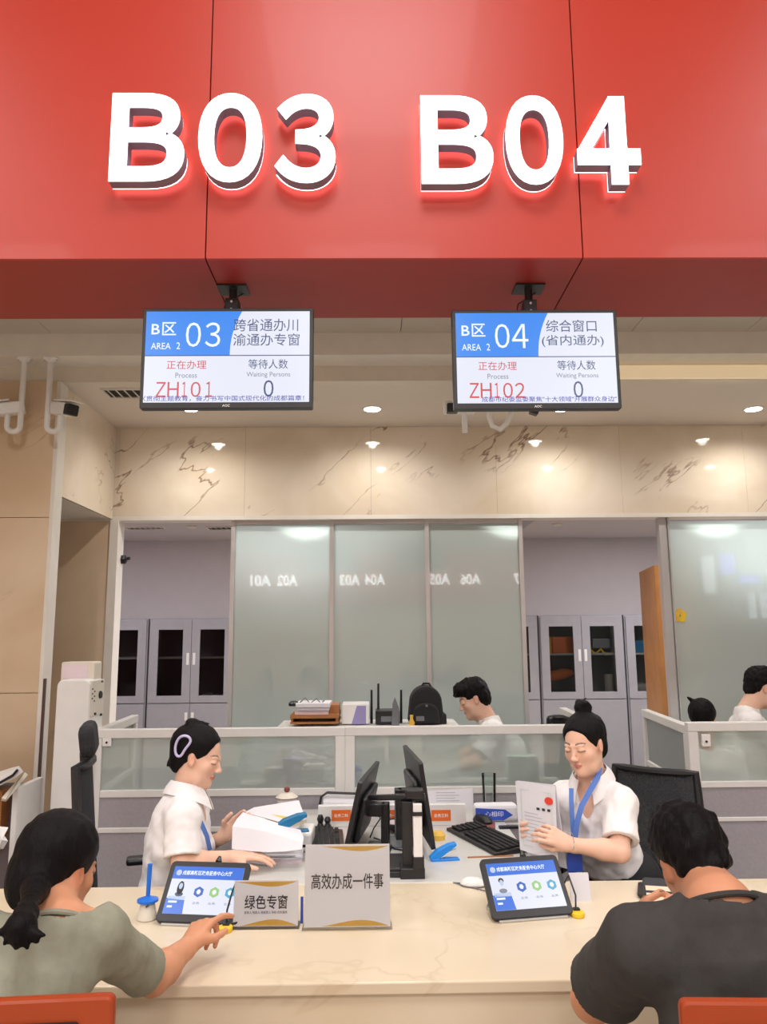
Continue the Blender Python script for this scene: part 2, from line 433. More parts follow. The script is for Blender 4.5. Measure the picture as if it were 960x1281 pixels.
# red fascia: panels parted by recessed joints, and its underside
fs = struct(MB().box(-6, 6, YF+.012, YB, ZS+.012, 5.0).build('fascia', 'dark_gap'))
sx = [PX(262, 160, YF), PX(721, 160, YF)]; pw = sx[1]-sx[0]
for i in range(-4, 5):
    x0 = sx[0] + i*pw
    if x0 < -6 or x0+pw > 6: continue
    MB().box(x0+.0022, x0+pw-.0022, YF, YF+.012, ZS, 5.0).build('red_panel', 'red_panel', fs)
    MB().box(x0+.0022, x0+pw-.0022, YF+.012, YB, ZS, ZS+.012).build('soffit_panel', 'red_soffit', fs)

# ---- lit letters
def FW(t): return ''.join(chr(ord(c)+0xFEE0) if '0' <= c <= 'Z' else c for c in t)
def sign(body, boxes, label):
    s = thing('counter_sign', label, 'sign', tuple(P((boxes[0][0]+boxes[-1][1])/2, 230, YF-.02)), group=None)
    for ch, (a, b, t, u) in zip(body, boxes):
        if ch == '4':
            A, B = P(a, (t+u)/2, YF-.065), P(b, (t+u)/2, YF-.065); zt_, zb_ = P(a, t, YF-.065).z, P(a, u, YF-.065).z
            W_, H_ = B.x-A.x, zt_-zb_
            q = lambda pts: [(A.x+W_*x_, zb_+H_*z_) for x_, z_ in pts]
            def four(nm, y0, y1, m_, par, wo):
                k = MB()
                for pts in ([(.52, 0), (.79, 0), (.79, .42), (.52, .42)], [(0, .22), (.54, .22), (.54, .40), (0, .40)], [(.77, .22), (1, .22), (1, .40), (.77, .40)],
                            [(0, .38), (.27, .38), (.79, 1), (.57, 1)], [(.52, .40), (.79, .40), (.79, 1), (.535, 1)]):
                    if pts[-1] == (.57, 1): pts = [(0, .38), (.22, .38), (.54, .74), (.54, 1)]
                    k.prism(q(pts), y0, y1)
                return k.build(nm, m_, par, world=wo)
            L = four('letter', YF-.060, YF-.022, 'letter_side', s, True)
            four('letter_face', YF-.064, YF-.0601, 'letter_face', L, False)
            four('backlight', YF-.021, YF-.018, 'letter_back', L, False)
            continue
        p0, p1 = P(a, (t+u)/2, YF-.065), P(b, (t+u)/2, YF-.065)
        z1, z0 = P((a+b)/2, t, YF-.065).z, P((a+b)/2, u, YF-.065).z
        bx = (p0.x, p1.x, z0, z1)
        L = lettering(FW(ch), bx, YF-.022, 'letter_side', s, bold=.028, th=.038, name='letter', world=True, res=8)
        for nm, y, mm, th in (('letter_face', YF-.0600, 'letter_face', .004), ('backlight', YF-.018, 'letter_back', .003)):
            lettering(FW(ch), bx, y, mm, L, bold=.028 if nm == 'letter_face' else .012, th=th, name=nm, res=8)
    return s
sign('B03', [(138, 231, 116, 226), (248, 328, 116, 227), (344, 420, 117, 228)], 'illuminated white block letters reading B03 on the red fascia')
sign('B04', [(527, 617, 119, 229), (633, 705, 119, 230), (722, 801, 120, 230)], 'illuminated white block letters reading B04 on the red fascia')

# ---- hanging displays
def display(x0, x1, y0, y1, label, num, desk, names, zh, tick, tbox):
    Y = 2.4
    c = P((x0+x1)/2, (y0+y1)/2, Y); wd = PX(x1, (y0+y1)/2, Y)-PX(x0, (y0+y1)/2, Y); h = P((x0+x1)/2, y0, Y).z - P((x0+x1)/2, y1, Y).z
    t = thing('hanging_display', label, 'display', (c.x, Y, c.z-h/2))
    W, H = wd/2, h
    MB().prism(rrect(-W, W, 0, H, .006), 0, .03).build('housing', 'black_plastic', t, bevel=.002)
    MB().box(-W*.7, W*.7, .03, .055, H*.15, H*.8).build('back_cover', 'black_plastic', t, bevel=.008)
    b = .012
    sw, s0, s1 = W-b, b+.008, H-b
    s = MB().box(-sw, sw, -.002, .004, s0, s1).build('screen', 'lit_white', t)
    SX = lambda u: -sw + 2*sw*u; SZ = lambda v: s1 - (s1-s0)*v       # u,v fractions from the top left
    bl = [(SX(0), SZ(.49)), (SX(.525), SZ(.49))] + [(SX(.515+.07*(k/8)**2.2), SZ(.49*(1-k/8))) for k in range(9)] + [(SX(0), SZ(0))]
    MB().prism(bl, -.003, -.002).build('screen_banner', 'lit_blue', s)
    MB().box(SX(0), SX(1), -.003, -.002, SZ(.496), SZ(.487)).build('screen_rule', 'lit_navy', s)
    def T(body, u0, u1, v0, v1, m, bold=0.0):
        lettering(body, (SX(u0), SX(u1), SZ(v1), SZ(v0)), -.003, m, s, bold=bold, th=.0006)
    T('B', .035, .085, .14, .255, 'lit_text', .01); T('区', .10, .185, .12, .265, 'lit_text', .008)
    T('AREA', .035, .155, .35, .42, 'lit_text'); T('2', .19, .212, .345, .42, 'lit_text')
    T(FW(num[0]), .245, .337, .125, .395, 'lit_text', .0); T(FW(num[1]), .363 if num[1] == '3' else .352, .455, .125, .395, 'lit_text', .0)
    for (bd, u0, u1, v0, v1) in names: T(bd, u0, u1, v0, v1, 'lit_navy')
    T('正在办理', .135, .375, .545, .64, 'lit_red'); T('Process', .19, .32, .68, .735, 'lit_grey')
    T('等待人数', .63, .87, .535, .64, 'lit_navy'); T('Waiting Persons', .62, .885, .675, .74, 'lit_grey')
    for ch, a, b in zip(zh, (.075, .145, .232, .285, .375 if zh[-1] == '1' else .36), (.135, .213, .262, .345, .415 if zh[-1] == '1' else .42)):
        T(FW(ch), a, b, .78, .945, 'lit_red', .002)
    T(FW('0'), .725, .785, .765, .945, 'lit_navy', .004)
    T(tick, tbox[0], tbox[1], .93, .99, 'lit_ticker', .004)
    T2 = lettering('AOC', (-.012, .012, .005, .0125), -.001, 'white_ink', t, th=.0005, name='maker_mark')
    # bracket up to the fascia underside
    zt = ZS - (c.z-h/2)
    k = MB()
    k.tube([(0, .04, H*.6), (0, .075, H+.01), (0, .075, zt)], .014, 10)
    k.box(-.022, .022, .05, .10, H-.02, H+.06)
    br = k.build('ceiling_bracket', 'black_plastic', t, bevel=.002)
    MB().box(-.05, .05, .035, .115, zt-.006, zt).build('mounting_plate', 'black_plastic', br)
    for zz in (H+.018, H+.045): MB().lathe([(.004, 0), (.004, .004)], (0, .0485, zz), 8, Matrix.Rotation(R(90), 3, 'X')).build('bolt', 'white_plastic', br)
    # slack signal cable
    MB().tube([(.01, .06, H*.8), (-.04, .1, H+.02), (-.03, .11, H+.07), (.035, .10, zt-.003)], .0025, 6).build('cable', 'black_plastic', t)
    return t
display(177, 392, 385, 510, 'hanging display under the sign B03 showing 03 and ZH101', '03', 0,
        [('跨省通办川', .535, .93, .085, .225), ('渝通办专窗', .535, .94, .25, .385)], 'ZH101', '〈贯彻主题教育，奋力书写中国式现代化的成都篇章！', (.0, .97))
display(567, 775, 387, 511, 'hanging display under the sign B04 showing 04 and ZH102', '04', 0,
        [('综合窗口', .57, .89, .08, .215), ('(省内通办)', .54, .93, .25, .385)], 'ZH102', '成都市纪委监委聚焦"十大领域"开展群众身边"', (.15, .99))

# ---- opposite side of the hall: counters' fascia with lit numbers, seen mirrored in the glass wall
of = struct(MB().box(-6, 6, -10.3, -10, 2.45, 3.9).build('fascia_opposite', 'red_panel'))
for nm, px in (('A01', 327), ('A02', 360), ('A03', 437), ('A04', 468), ('A05', 548), ('A06', 586), ('A07', 652), ('A08', 690)):
    X = (px-466)/960*21.3
    o = lettering(nm, (-X-.28, -X+.28, 2.98, 3.28), 9.95, 'sign_lamp', None, bold=.03, th=.03, name='opposite_sign', flip=True)
    tag(o, f'white lit letters reading {nm} on the far fascia, mirrored in the glass wall', 'sign')
struct(MB().box(-5.9, 12, -10.9, -10.3, 0, 2.45).build('wall_opposite', 'marble_column'))

t = thing('advertising_panel', 'bright white and violet lit panel across the hall, mirrored in the right glass', 'sign', (9.3, -9.8, 0))
MB().box(-.25, .05, -.05, 0, 2.7, 3.7).build('white_panel', 'lit_cool', t)
MB().box(.25, .62, -.05, 0, 3.2, 3.75).build('violet_panel', 'lit_violet', t)
MB().box(.75, 1.25, -.05, 0, 2.95, 3.15).build('violet_strip', 'lit_violet', t)
MB().lathe([(.12, 0), (.12, .03)], (1.6, 0, 3.25), 16, Matrix.Rotation(R(-90), 3, 'X')).build('round_lamp', 'lit_cool', t)
MB().box(-.3, 1.8, -.15, -.05, 0, 3.8).build('carrier', 'cabinet_grey', t)
for k in (0, 1):
    for j in range(3): MB().box(.95+k*.32, 1.12+k*.32, -.05, 0, 2.0+j*.24, 2.19+j*.24).build('lit_character', 'lit_cool', t)

# ---- glass wall: posts and panes
def post(x, w=.035, z0=0.0):
    return MB().box(x-w/2, x+w/2, YG+.03, YG+.09, z0, ZB-.03)
def pane(a, b, par):
    # clear sheet with a frosted film on its public side
    m = MB().box(a+.012, b-.012, YG+.0505, YG+.062, .1, ZB-.05).mi(1)
    m.add([(a+.012, YG+.05, .1), (b-.012, YG+.05, .1), (b-.012, YG+.05, ZB-.05), (a+.012, YG+.05, ZB-.05)], [(0, 1, 2, 3)])
    return m.build('pane', ['clear_glass', 'frosted_glass'], par)
gx = [PX(p, 780, YG+.05) for p in (290, 415, 536, 655)]
gw = struct(MB().box(gx[0], gx[-1], YG+.03, YG+.09, 0, .1).build('window_1', 'aluminium'))
for x in gx: post(x, .03, .1).build('window_frame', 'aluminium', gw)
MB().box(gx[0], gx[-1], YG+.04, YG+.08, ZB-.06, ZB-.03).build('window_frame', 'aluminium', gw)
for a, b in zip(gx[:-1], gx[1:]):
    pane(a, b, gw)
g2 = [PX(836, 780, YG+.05)]; g2 += [g2[0]+1.1, g2[0]+2.2]
gv = struct(MB().box(g2[0], g2[-1], YG+.03, YG+.09, 0, .1).build('window_2', 'aluminium'))
post(g2[0], .05, .1).build('window_frame', 'aluminium', gv); post(g2[0]+.045, .012, .1).build('window_frame', 'aluminium', gv)
post(g2[1], .03, .1).build('window_frame', 'aluminium', gv)
for a, b in zip(g2[:-1], g2[1:]): pane(a, b, gv)
# yellow flower sticker on the right pane
cp = P(851, 770, YG+.048); st = thing('flower_sticker', 'small yellow flower sticker on the right frosted pane', 'sticker', cp)
for k in range(5):
    a = 2*math.pi*k/5+.3
    MB().prism(ellipse(.028*math.cos(a), .03*math.sin(a), .022, .022, 12), -.002-.0004*k, .0015).build('petal', 'gold' if k % 2 else 'yellow', st)
# open wooden door leaf in front of the opening at right
dx = g2[0]-.03
a, b = P(806, 697, YG+.55), (dx, YG+.12)
dr = struct(thing('door_1', None, None, (dx, YG+.12, 0)))
va = Vector((P(807, 780, YG+.75).x-dx, .63, 0)); dl = va.length; ang = math.atan2(va.y, va.x)
dr.rotation_euler = (0, 0, ang)
MB().box(0, dl, -.02, .02, 0.01, 2.1).build('door_leaf', 'wood_door', dr, bevel=.002)
MB().tube([(dl-.06, -.02, 1.0), (dl-.06, -.06, 1.0), (dl-.16, -.06, 1.0)], .009, 8).build('door_handle', 'chrome', dr)
# bulkhead box by the door opening
struct(MB().box(gx[-1]+.0, PX(683, 650, YG+.15), YG+.13, 8.4, 2.50, 2.655).build('bulkhead', 'cabinet_grey'))
struct(MB().box(-6, gx[0], YG+.12, YG+.4, ZB+.02, 2.66).build('bulkhead_left', 'back_paint'))

# ---- vents and downlights
def vent(px, py, z, w, d, label, Y=None):
    c = PZ(px, py, z)
    t = thing('ceiling_vent', label, 'vent', (c.x, c.y, z))
    MB().box(-w/2, w/2, -d/2, d/2, -.004, 0).build('backing', 'black_matte', t)
    f = MB()
    for q in ((-w/2, w/2, -d/2-.012, -d/2), (-w/2, w/2, d/2, d/2+.012), (-w/2-.012, -w/2, -d/2-.012, d/2+.012), (w/2, w/2+.012, -d/2-.012, d/2+.012)): f.box(*q, -.012, 0)
    f.build('frame', 'white_trim', t)
    n = max(4, int(w/.05))
    for k in range(n):
        x = -w/2+(k+.5)*w/n
        MB().obox((x, 0, -.008), (.022, d, .003), Matrix.Rotation(R(30), 3, 'Y')).build('slat', 'white_trim', t)
vent(182, 660, 2.66, .36, .12, 'long slotted vent in the back room ceiling, at left corner')
vent(277, 660, 2.66, .25, .16, 'short slotted vent in the back room ceiling, beside the glass wall')
vent(170, 491, ZL, .36, .16, 'slotted vent in the low ceiling left of the display showing 03')
def downlight(c, label, power, r=.055, size=160, m='lit_glow'):
    t = thing('downlight', label, 'light', c)
    MB().lathe([(r+.014, 0), (r+.014, -.005), (r, -.007), (r, 0)], n=20).build('trim_ring', 'white_plastic', t, smooth=True)
    MB().lathe([(.001, -.0085), (r-.002, -.0085), (r-.002, -.001)], n=20).build('lens', m, t)
    s = spot('downlight_lamp', (c[0], c[1], c[2]-.02), power, size)
    return t
dxs = [PZ(p, 511, ZL) for p in (238, 466, 703, 943)]
for p, nm in zip(dxs, ('partly behind the display showing 03', 'between the two displays', 'hidden behind the display showing 04', 'at right, past the display showing 04')):
    downlight((p.x, p.y, ZL), f'round lit downlight in the low ceiling, {nm}', 30)
for k, p in enumerate(dxs):
    downlight(((-1.72, .09, 1.86, 3.6)[k], 3.05, ZU), f'round lit downlight in the tiled ceiling seen mirrored in the beam, {["first", "second", "third", "fourth"][k]} from left', 55)
for p, nm in ((390, 'behind the left pane of the glass wall'), (630, 'behind the right pane of the glass wall'), (868, 'behind the glass by the door')):
    x = PX(p, 660, YG+.42)
    downlight((x, YG+.42, 2.655), f'round downlight grazing the frosted glass, {nm}', 60, size=150)
for px, py, nm in ((240, 658, 'beside the two vents'), (698, 655, 'right of the bulkhead')):
    c = PZ(px, py, 2.66); t = thing('ceiling_sensor', f'small round ceiling sensor in the back room, {nm}', 'sensor', c)
    MB().lathe([(.05, 0), (.05, -.012), (.03, -.022)], n=16).build('body', 'cream_plastic', t, smooth=True)
for i, (x, y) in enumerate(HALL):
    struct(MB().box(x-.62, x+.62, y-.62, y+.62, 4.95, 4.995).build('light_panel', 'white_trim'))

# ---- surveillance cameras at left, hanging on J shaped pipes from the trim
def jpipe(px, pz_top, py_bot, label, cam_side=0):
    Y = Y1-.13; ZT = 3.225
    top = P(px, pz_top, Y); bot = P(px, py_bot, Y)
    t = thing('security_camera', label, 'camera', (top.x, Y, ZT))
    d = .075 * (1 if cam_side >= 0 else -1)
    zt = 0.0; zb = bot.z-ZT
    pts = [(0, 0, zt), (0, 0, zb+.03)] + [(d/2-d/2*math.cos(a), 0, zb+.03-.03*math.sin(a)) for a in [math.pi*k/6 for k in range(1, 7)]] + [(d, 0, zb+.12)]
    MB().tube(pts, .0165, 10).build('pipe', 'white_plastic', t, smooth=True)
    MB().lathe([(.045, 0), (.045, -.006), (.02, -.02), (.014, -.03)], (0, 0, 0), 16).build('flange', 'white_plastic', t, smooth=True)
    for sx_ in (-1, 1): MB().lathe([(.006, 0), (.006, -.012)], (sx_*.034, 0, 0), 6).build('screw', 'grey_plastic', t)
    M = Matrix.Rotation(R(-35 if d > 0 else 200), 3, 'Z') @ Matrix.Rotation(R(12), 3, 'Y')
    c = Vector((d, 0, zb+.135))
    b = MB().obox(c, (.18, .075, .07), M).build('camera_body', 'white_plastic', t, bevel=.01)
    MB().obox(c + M @ Vector((.07, 0, .044)), (.17, .09, .007), M).build('sun_shield', 'white_plastic', b)
    MB().obox(c + M @ Vector((.10, 0, -.002)), (.06, .07, .064), M).build('lens_hood', 'black_plastic', b, bevel=.008)
    return t
jpipe(64, 447, 540, 'white bullet camera on a hooked pipe, beside the column edge', 1)
jpipe(31, 447, 540, 'white bullet camera on a hooked pipe, cut by the left photo edge', -1)
YS = Y1-.13
t = thing('security_camera', 'dark bullet camera peeking out below the display showing 04', 'camera', P(612, 470, YS))
o0 = P(612, 470, YS)
pts = [P(612, 500, YS), P(612, 522, YS), P(616, 533, YS), P(626, 537, YS), P(634, 530, YS), P(641, 515, YS)]
MB().tube([(o0.x, YS, 3.225)] + [tuple(p) for p in pts], .0155, 10).build('pipe', 'white_plastic', t, smooth=True, world=True)
MB().obox(P(655, 507, YS), (.17, .08, .066), Matrix.Rotation(R(-60), 3, 'Z') @ Matrix.Rotation(R(15), 3, 'Y')).build('camera_body', 'white_plastic', t, bevel=.008, world=True)
MB().obox(P(669, 513, YS-.1), (.05, .055, .055), Matrix.Rotation(R(20), 3, 'Y')).build('lens_hood', 'black_plastic', t, bevel=.008, world=True)
t = thing('security_camera', 'white pipe camera half hidden at the left corner of the display showing 04', 'camera', P(581, 500, YS))
p0 = P(581, 500, YS)
MB().tube([(p0.x, YS, 3.225), tuple(P(582, 541, YS))], .0155, 10).build('pipe', 'white_plastic', t, smooth=True, world=True)
MB().obox(P(575, 510, YS), (.18, .075, .066), Matrix.Rotation(R(180), 3, 'Z')).build('camera_body', 'white_plastic', t, bevel=.008, world=True)
MB().obox(P(566, 511, YS-.03), (.065, .06, .055), Matrix.Identity(3)).build('lens_hood', 'black_plastic', t, bevel=.008, world=True)
c = P(154, 700, YG+.10); t = thing('security_camera', 'tiny dark camera fixed at the opening edge in the back room', 'camera', c)
MB().lathe([(.02, -.03), (.035, 0), (.02, .03)], n=12).build('camera_body', 'black_plastic', t, smooth=True)
MB().tube([(0, 0, 0), (xb+.018-c.x, 0, .01)], .01, 8).build('arm', 'black_plastic', t)
MB().tube([(0, 0, 0), (.05, 0, .01)], .012, 8).build('lens_hood', 'black_plastic', t)

# ---- back room cabinets
def cabinet(x0, label, wd=.87):
    Yc = 8.0; t = thing('filing_cabinet', label, 'cabinet', (x0, Yc, 0), group='grey filing cabinets in the back room')
    b = MB(); D = .4; H = 1.8
    b.box(0, .02, 0, D, 0, H); b.box(wd-.02, wd, 0, D, 0, H); b.box(.02, wd-.02, 0, D, H-.03, H); b.box(.02, wd-.02, 0, D, 0, .05); b.box(.02, wd-.02, D-.015, D, .05, H-.03)
    b.box(.02, wd-.02, 0, D-.015, .93, .96)
    b.build('body', 'cabinet_grey', t)
    for z in (1.39,): MB().box(.02, wd-.02, .03, D-.02, z, z+.018).build('shelf', 'aluminium', t)
    MB().box(.02, wd-.02, D-.02, D-.016, .96, H-.03).build('back_panel', 'cabinet_dark', t)
    for s in (0, 1):
        a, e = (.012, wd/2-.002) if s == 0 else (wd/2+.002, wd-.012); f = MB(); fw = .085; z0, z1 = .955, H-.015
        f.box(a, a+fw, -.02, 0, z0, z1); f.box(e-fw, e, -.02, 0, z0, z1); f.box(a+fw, e-fw, -.02, 0, z0, z0+.07); f.box(a+fw, e-fw, -.02, 0, z1-.1, z1)
        d = f.build('door', 'cabinet_grey', t, bevel=.002)
        MB().box(a+fw, e-fw, -.012, -.008, z0+.07, z1-.1).build('pane', 'cabinet_glass', d)
        hx = e-.03 if s == 0 else a+.03
        MB().box(hx-.014, hx+.014, -.028, -.018, 1.33, 1.45).build('handle', 'white_plastic', d, bevel=.003)
        d2 = MB().box(a, e, -.02, 0, .06, .945).build('door', 'cabinet_grey', t, bevel=.002)
        MB().box(hx-.014, hx+.014, -.028, -.018, .78, .86).build('handle', 'white_plastic', d2, bevel=.003)
    return t
CX = PX(185, 850, 8.0); cw = .885
cab = cabinet(CX, 'grey metal cabinet with dark empty glass doors, left of the glass wall')
dup(cab, (CX-cw, 8.0, 0), 'grey metal cabinet half cut by the marble wall edge at left')
CR = PX(677, 850, 8.0)
dup(cab, (CR, 8.0, 0), 'grey metal cabinet holding an orange box, behind the woman with the bun')
dup(cab, (CR-cw, 8.0, 0), 'grey metal cabinet mostly hidden behind the right edge of the glass wall')
dup(cab, (CR+cw, 8.0, 0), 'grey metal cabinet cut by the open wooden door')
def cabbox(px0, px1, py0, py1, nm, m, label, Y=8.1, d=.2, bev=.006, cat='box'):
    a = P(px0, py1, Y); b = P(px1, py0, Y)
    o = MB().box(a.x, b.x, Y, Y+d, a.z, b.z).build(nm, m, bevel=bev); tag(o, label, cat)
    return o
zsh = 1.408; zlo = .96
def rest(o, z):
    zz = min(v.co.z for v in o.data.vertices); o.location.z += z-zz; return o
rest(cabbox(692, 718, 797, 818, 'carton', 'orange_plate', 'orange carton on the upper shelf of the cabinet behind the bun'), zsh)
rest(cabbox(685, 690, 797, 818, 'folder', 'yellow', 'yellow folder beside the orange carton', d=.17, Y=8.06), zsh)
t = MB().lathe([(.02, -.16), (.05, -.1), (.055, .05), (.03, .14)], tuple(P(700, 844, 8.1)), 12, Matrix.Rotation(R(80), 3, 'Y')).build('safety_vest', 'orange_plate', smooth=True); tag(t, 'rolled orange vest on the lower shelf behind the bun', 'vest')
rest(rest(cabbox(690, 720, 850, 862, 'paper_stack', 'paper', 'white paper pile under the rolled orange vest', cat='paper'), zlo), zlo)
o = MB().lathe([(.05, 0), (.05, .22), (.045, .225)], (P(765, 840, 8.1).x, 8.18, zlo), 16).build('paper_roll', 'cream_plastic', smooth=True); tag(o, 'upright cream paper roll behind the right glass door', 'roll')
o = MB().tube([P(738, 812, 8.12), P(745, 818, 8.1), P(752, 812, 8.08), P(758, 819, 8.1), P(768, 816, 8.1)], .012, 8).build('cable_coil', 'yellow', smooth=True); tag(o, 'coil of yellow cord on the upper shelf behind the bun', 'cord')
rest(cabbox(742, 764, 800, 812, 'parcel', 'grey_plastic', 'grey crumpled parcel above the yellow cord'), zsh+.05)
rest(cabbox(790, 812, 803, 818, 'storage_box', 'teal_plastic', 'teal storage box in the cabinet beside the wooden door'), zsh)
rest(cabbox(792, 812, 846, 862, 'storage_box', 'white_plastic', 'white tray box in the cabinet beside the wooden door'), zlo)
rest(cabbox(195, 218, 860, 866, 'paper_stack', 'paper', 'flat paper pile in the left cabinet, lower shelf', cat='paper'), zlo)
rest(cabbox(253, 262, 857, 866, 'paper_pack', 'paper', 'small white pack in the left cabinet, behind the right door', cat='paper'), zlo)
rest(cabbox(265, 275, 858, 866, 'paper_pack', 'paper', 'small white pack at the right end of the left cabinet shelf', cat='paper'), zlo)
# ============================================================ COUNTER, DESK, PARTITIONS
ZC = .75
cy0, cy1 = PZ(480, 1229, ZC).y, PZ(480, 1105, ZC).y
ct = thing('service_counter', 'long beige marble service counter in front of the staff', 'counter', (0, (cy0+cy1)/2, 0))
MB().box(-3.2, 3.2, cy0, cy1, ZC-.03, ZC).build('worktop', 'marble_counter', ct, bevel=.004, world=True)
MB().box(-3.2, 3.2, cy0+.012, cy0+.045, .08, ZC-.03).build('front_panel', 'marble_counter', ct, world=True)
MB().box(-3.2, 3.2, cy1-.05, cy1-.02, .0, ZC-.03).build('rear_panel', 'white_plastic', ct, world=True)
MB().box(-3.2, 3.2, cy0+.05, cy0+.07, 0, .08).build('kick_plate', 'grey_plastic', ct, world=True)
dk = thing('staff_desk', 'white desk between the two women, behind the counter', 'desk', (0.02, 3.4, 0))
DX0, DX1 = -.58, .60
MB().box(DX0, DX1, cy1+.001, YC-.07, ZC-.028, ZC).build('desktop', 'desk_white', dk, bevel=.004, world=True)
for x in (DX0+.03, DX1-.05): MB().box(x, x+.02, cy1+.05, YC-.12, 0, ZC-.028).build('leg', 'white_frame', dk, world=True)
MB().box(-.01, .01, cy1+.05, YC-.12, .2, ZC-.028).build('divider', 'white_frame', dk, world=True)

def partition(p0, p1, z, label, name='desk_partition', group=None, bands=(.055, .30, .335, .48, .505), th=.045, gm='partition_glass', posts=(1, 1)):
    """framed screen from p0 to p1: top rail, glass, rail, fabric, rail, fabric"""
    a, b = Vector(p0), Vector(p1); L = (b-a).length; ang = math.atan2(b.y-a.y, b.x-a.x)
    t = thing(name, label, 'partition', (a.x, a.y, 0), ang)
    w = .05
    MB().box(0, L, -th/2, th/2, z-.045, z).build('top_rail', 'white_frame', t, bevel=.004)
    for k, on in enumerate(posts):
        if on: MB().box(0 if k == 0 else L-w, w if k == 0 else L, -th/2+.001, th/2-.001, 0, z-.045).build('post', 'white_frame', t, bevel=.003)
    MB().box(w, L-w, -th/2+.002, th/2-.002, z-bands[2], z-bands[1]).build('rail', 'white_frame', t, bevel=.003)
    MB().box(w, L-w, -th/2+.002, th/2-.002, z-bands[4], z-bands[3]).build('rail', 'white_frame', t, bevel=.003)
    g_ = MB().box(w, L-w, -.0035, .004, z-bands[1], z-.045).mi(1).add([(w, -.004, z-bands[1]), (L-w, -.004, z-bands[1]), (L-w, -.004, z-.045), (w, -.004, z-.045)], [(0, 1, 2, 3)])
    g_.build('glass_pane', ['clear_glass', gm], t)
    MB().box(w, L-w, -th/2+.008, th/2-.008, z-bands[3], z-bands[2]).build('fabric_panel', 'grey_fabric', t)
    MB().box(w, L-w, -th/2+.008, th/2-.008, .06, z-bands[4]).build('fabric_panel', 'grey_fabric', t)
    MB().box(w, L-w, -th/2+.004, th/2-.004, 0, .06).build('skirting', 'white_frame', t)
    return t
zp = P(430, 909, YC).z
xa, xm, xe = PX(117, 930, YC), PX(432, 930, YC), 1.17
pl = partition((xa, YC, 0), (xm, YC, 0), zp, 'white framed frosted partition behind the woman with the hair clip')
pm_ = partition((xm, YC, 0), (xe, YC, 0), zp, 'white framed frosted partition behind the two monitors')
for (px, py, t_) in ((132, 926, pl),):
    c = P(px, py, YC-.012); MB().bx((c.x+.01, YC-.012, c.z), (.045, .02, .06)).build('clamp', 'white_plastic', t_, bevel=.003, world=True)
    MB().lathe([(.006, 0), (.006, .004)], (c.x+.01, YC-.022, c.z-.01), 8, Matrix.Rotation(R(90), 3, 'X')).build('bolt', 'black_plastic', t_, world=True)
partition((xa+.02, YC+.03, 0), (xa-.02, 4.85, 0), zp+.0, 'short partition running back at the left end, only its top showing', posts=(0, 1))
partition((xe+.04, 5.05, 0), (xe, YC+.03, 0), zp+.0, 'partition running back behind the bun of the seated woman', posts=(1, 0))
YR = 3.98; zr = P(900, 903, YR).z
xr = PX(860, 930, YR)
pr = partition((xr, YR, 0), (xr+1.5, YR, 0), zr, 'white framed partition at right behind the man in the grey shirt', bands=(.055, .285, .315, .455, .475))
partition((PX(808, 900, 4.9), 4.9, 0), (xr+.03, YR+.03, 0), P(808, 887, 4.9).z, 'slanting frosted partition beside the mesh chair, at right', posts=(1, 1), bands=(.055, .30, .33, .9, .92))
c = P(883, 926, YR-.012); MB().bx((c.x, YR-.012, c.z), (.045, .02, .06)).build('clamp', 'white_plastic', pr, bevel=.003, world=True)
MB().lathe([(.006, 0), (.006, .004)], (c.x, YR-.022, c.z-.005), 8, Matrix.Rotation(R(90), 3, 'X')).build('bolt', 'black_plastic', pr, world=True)

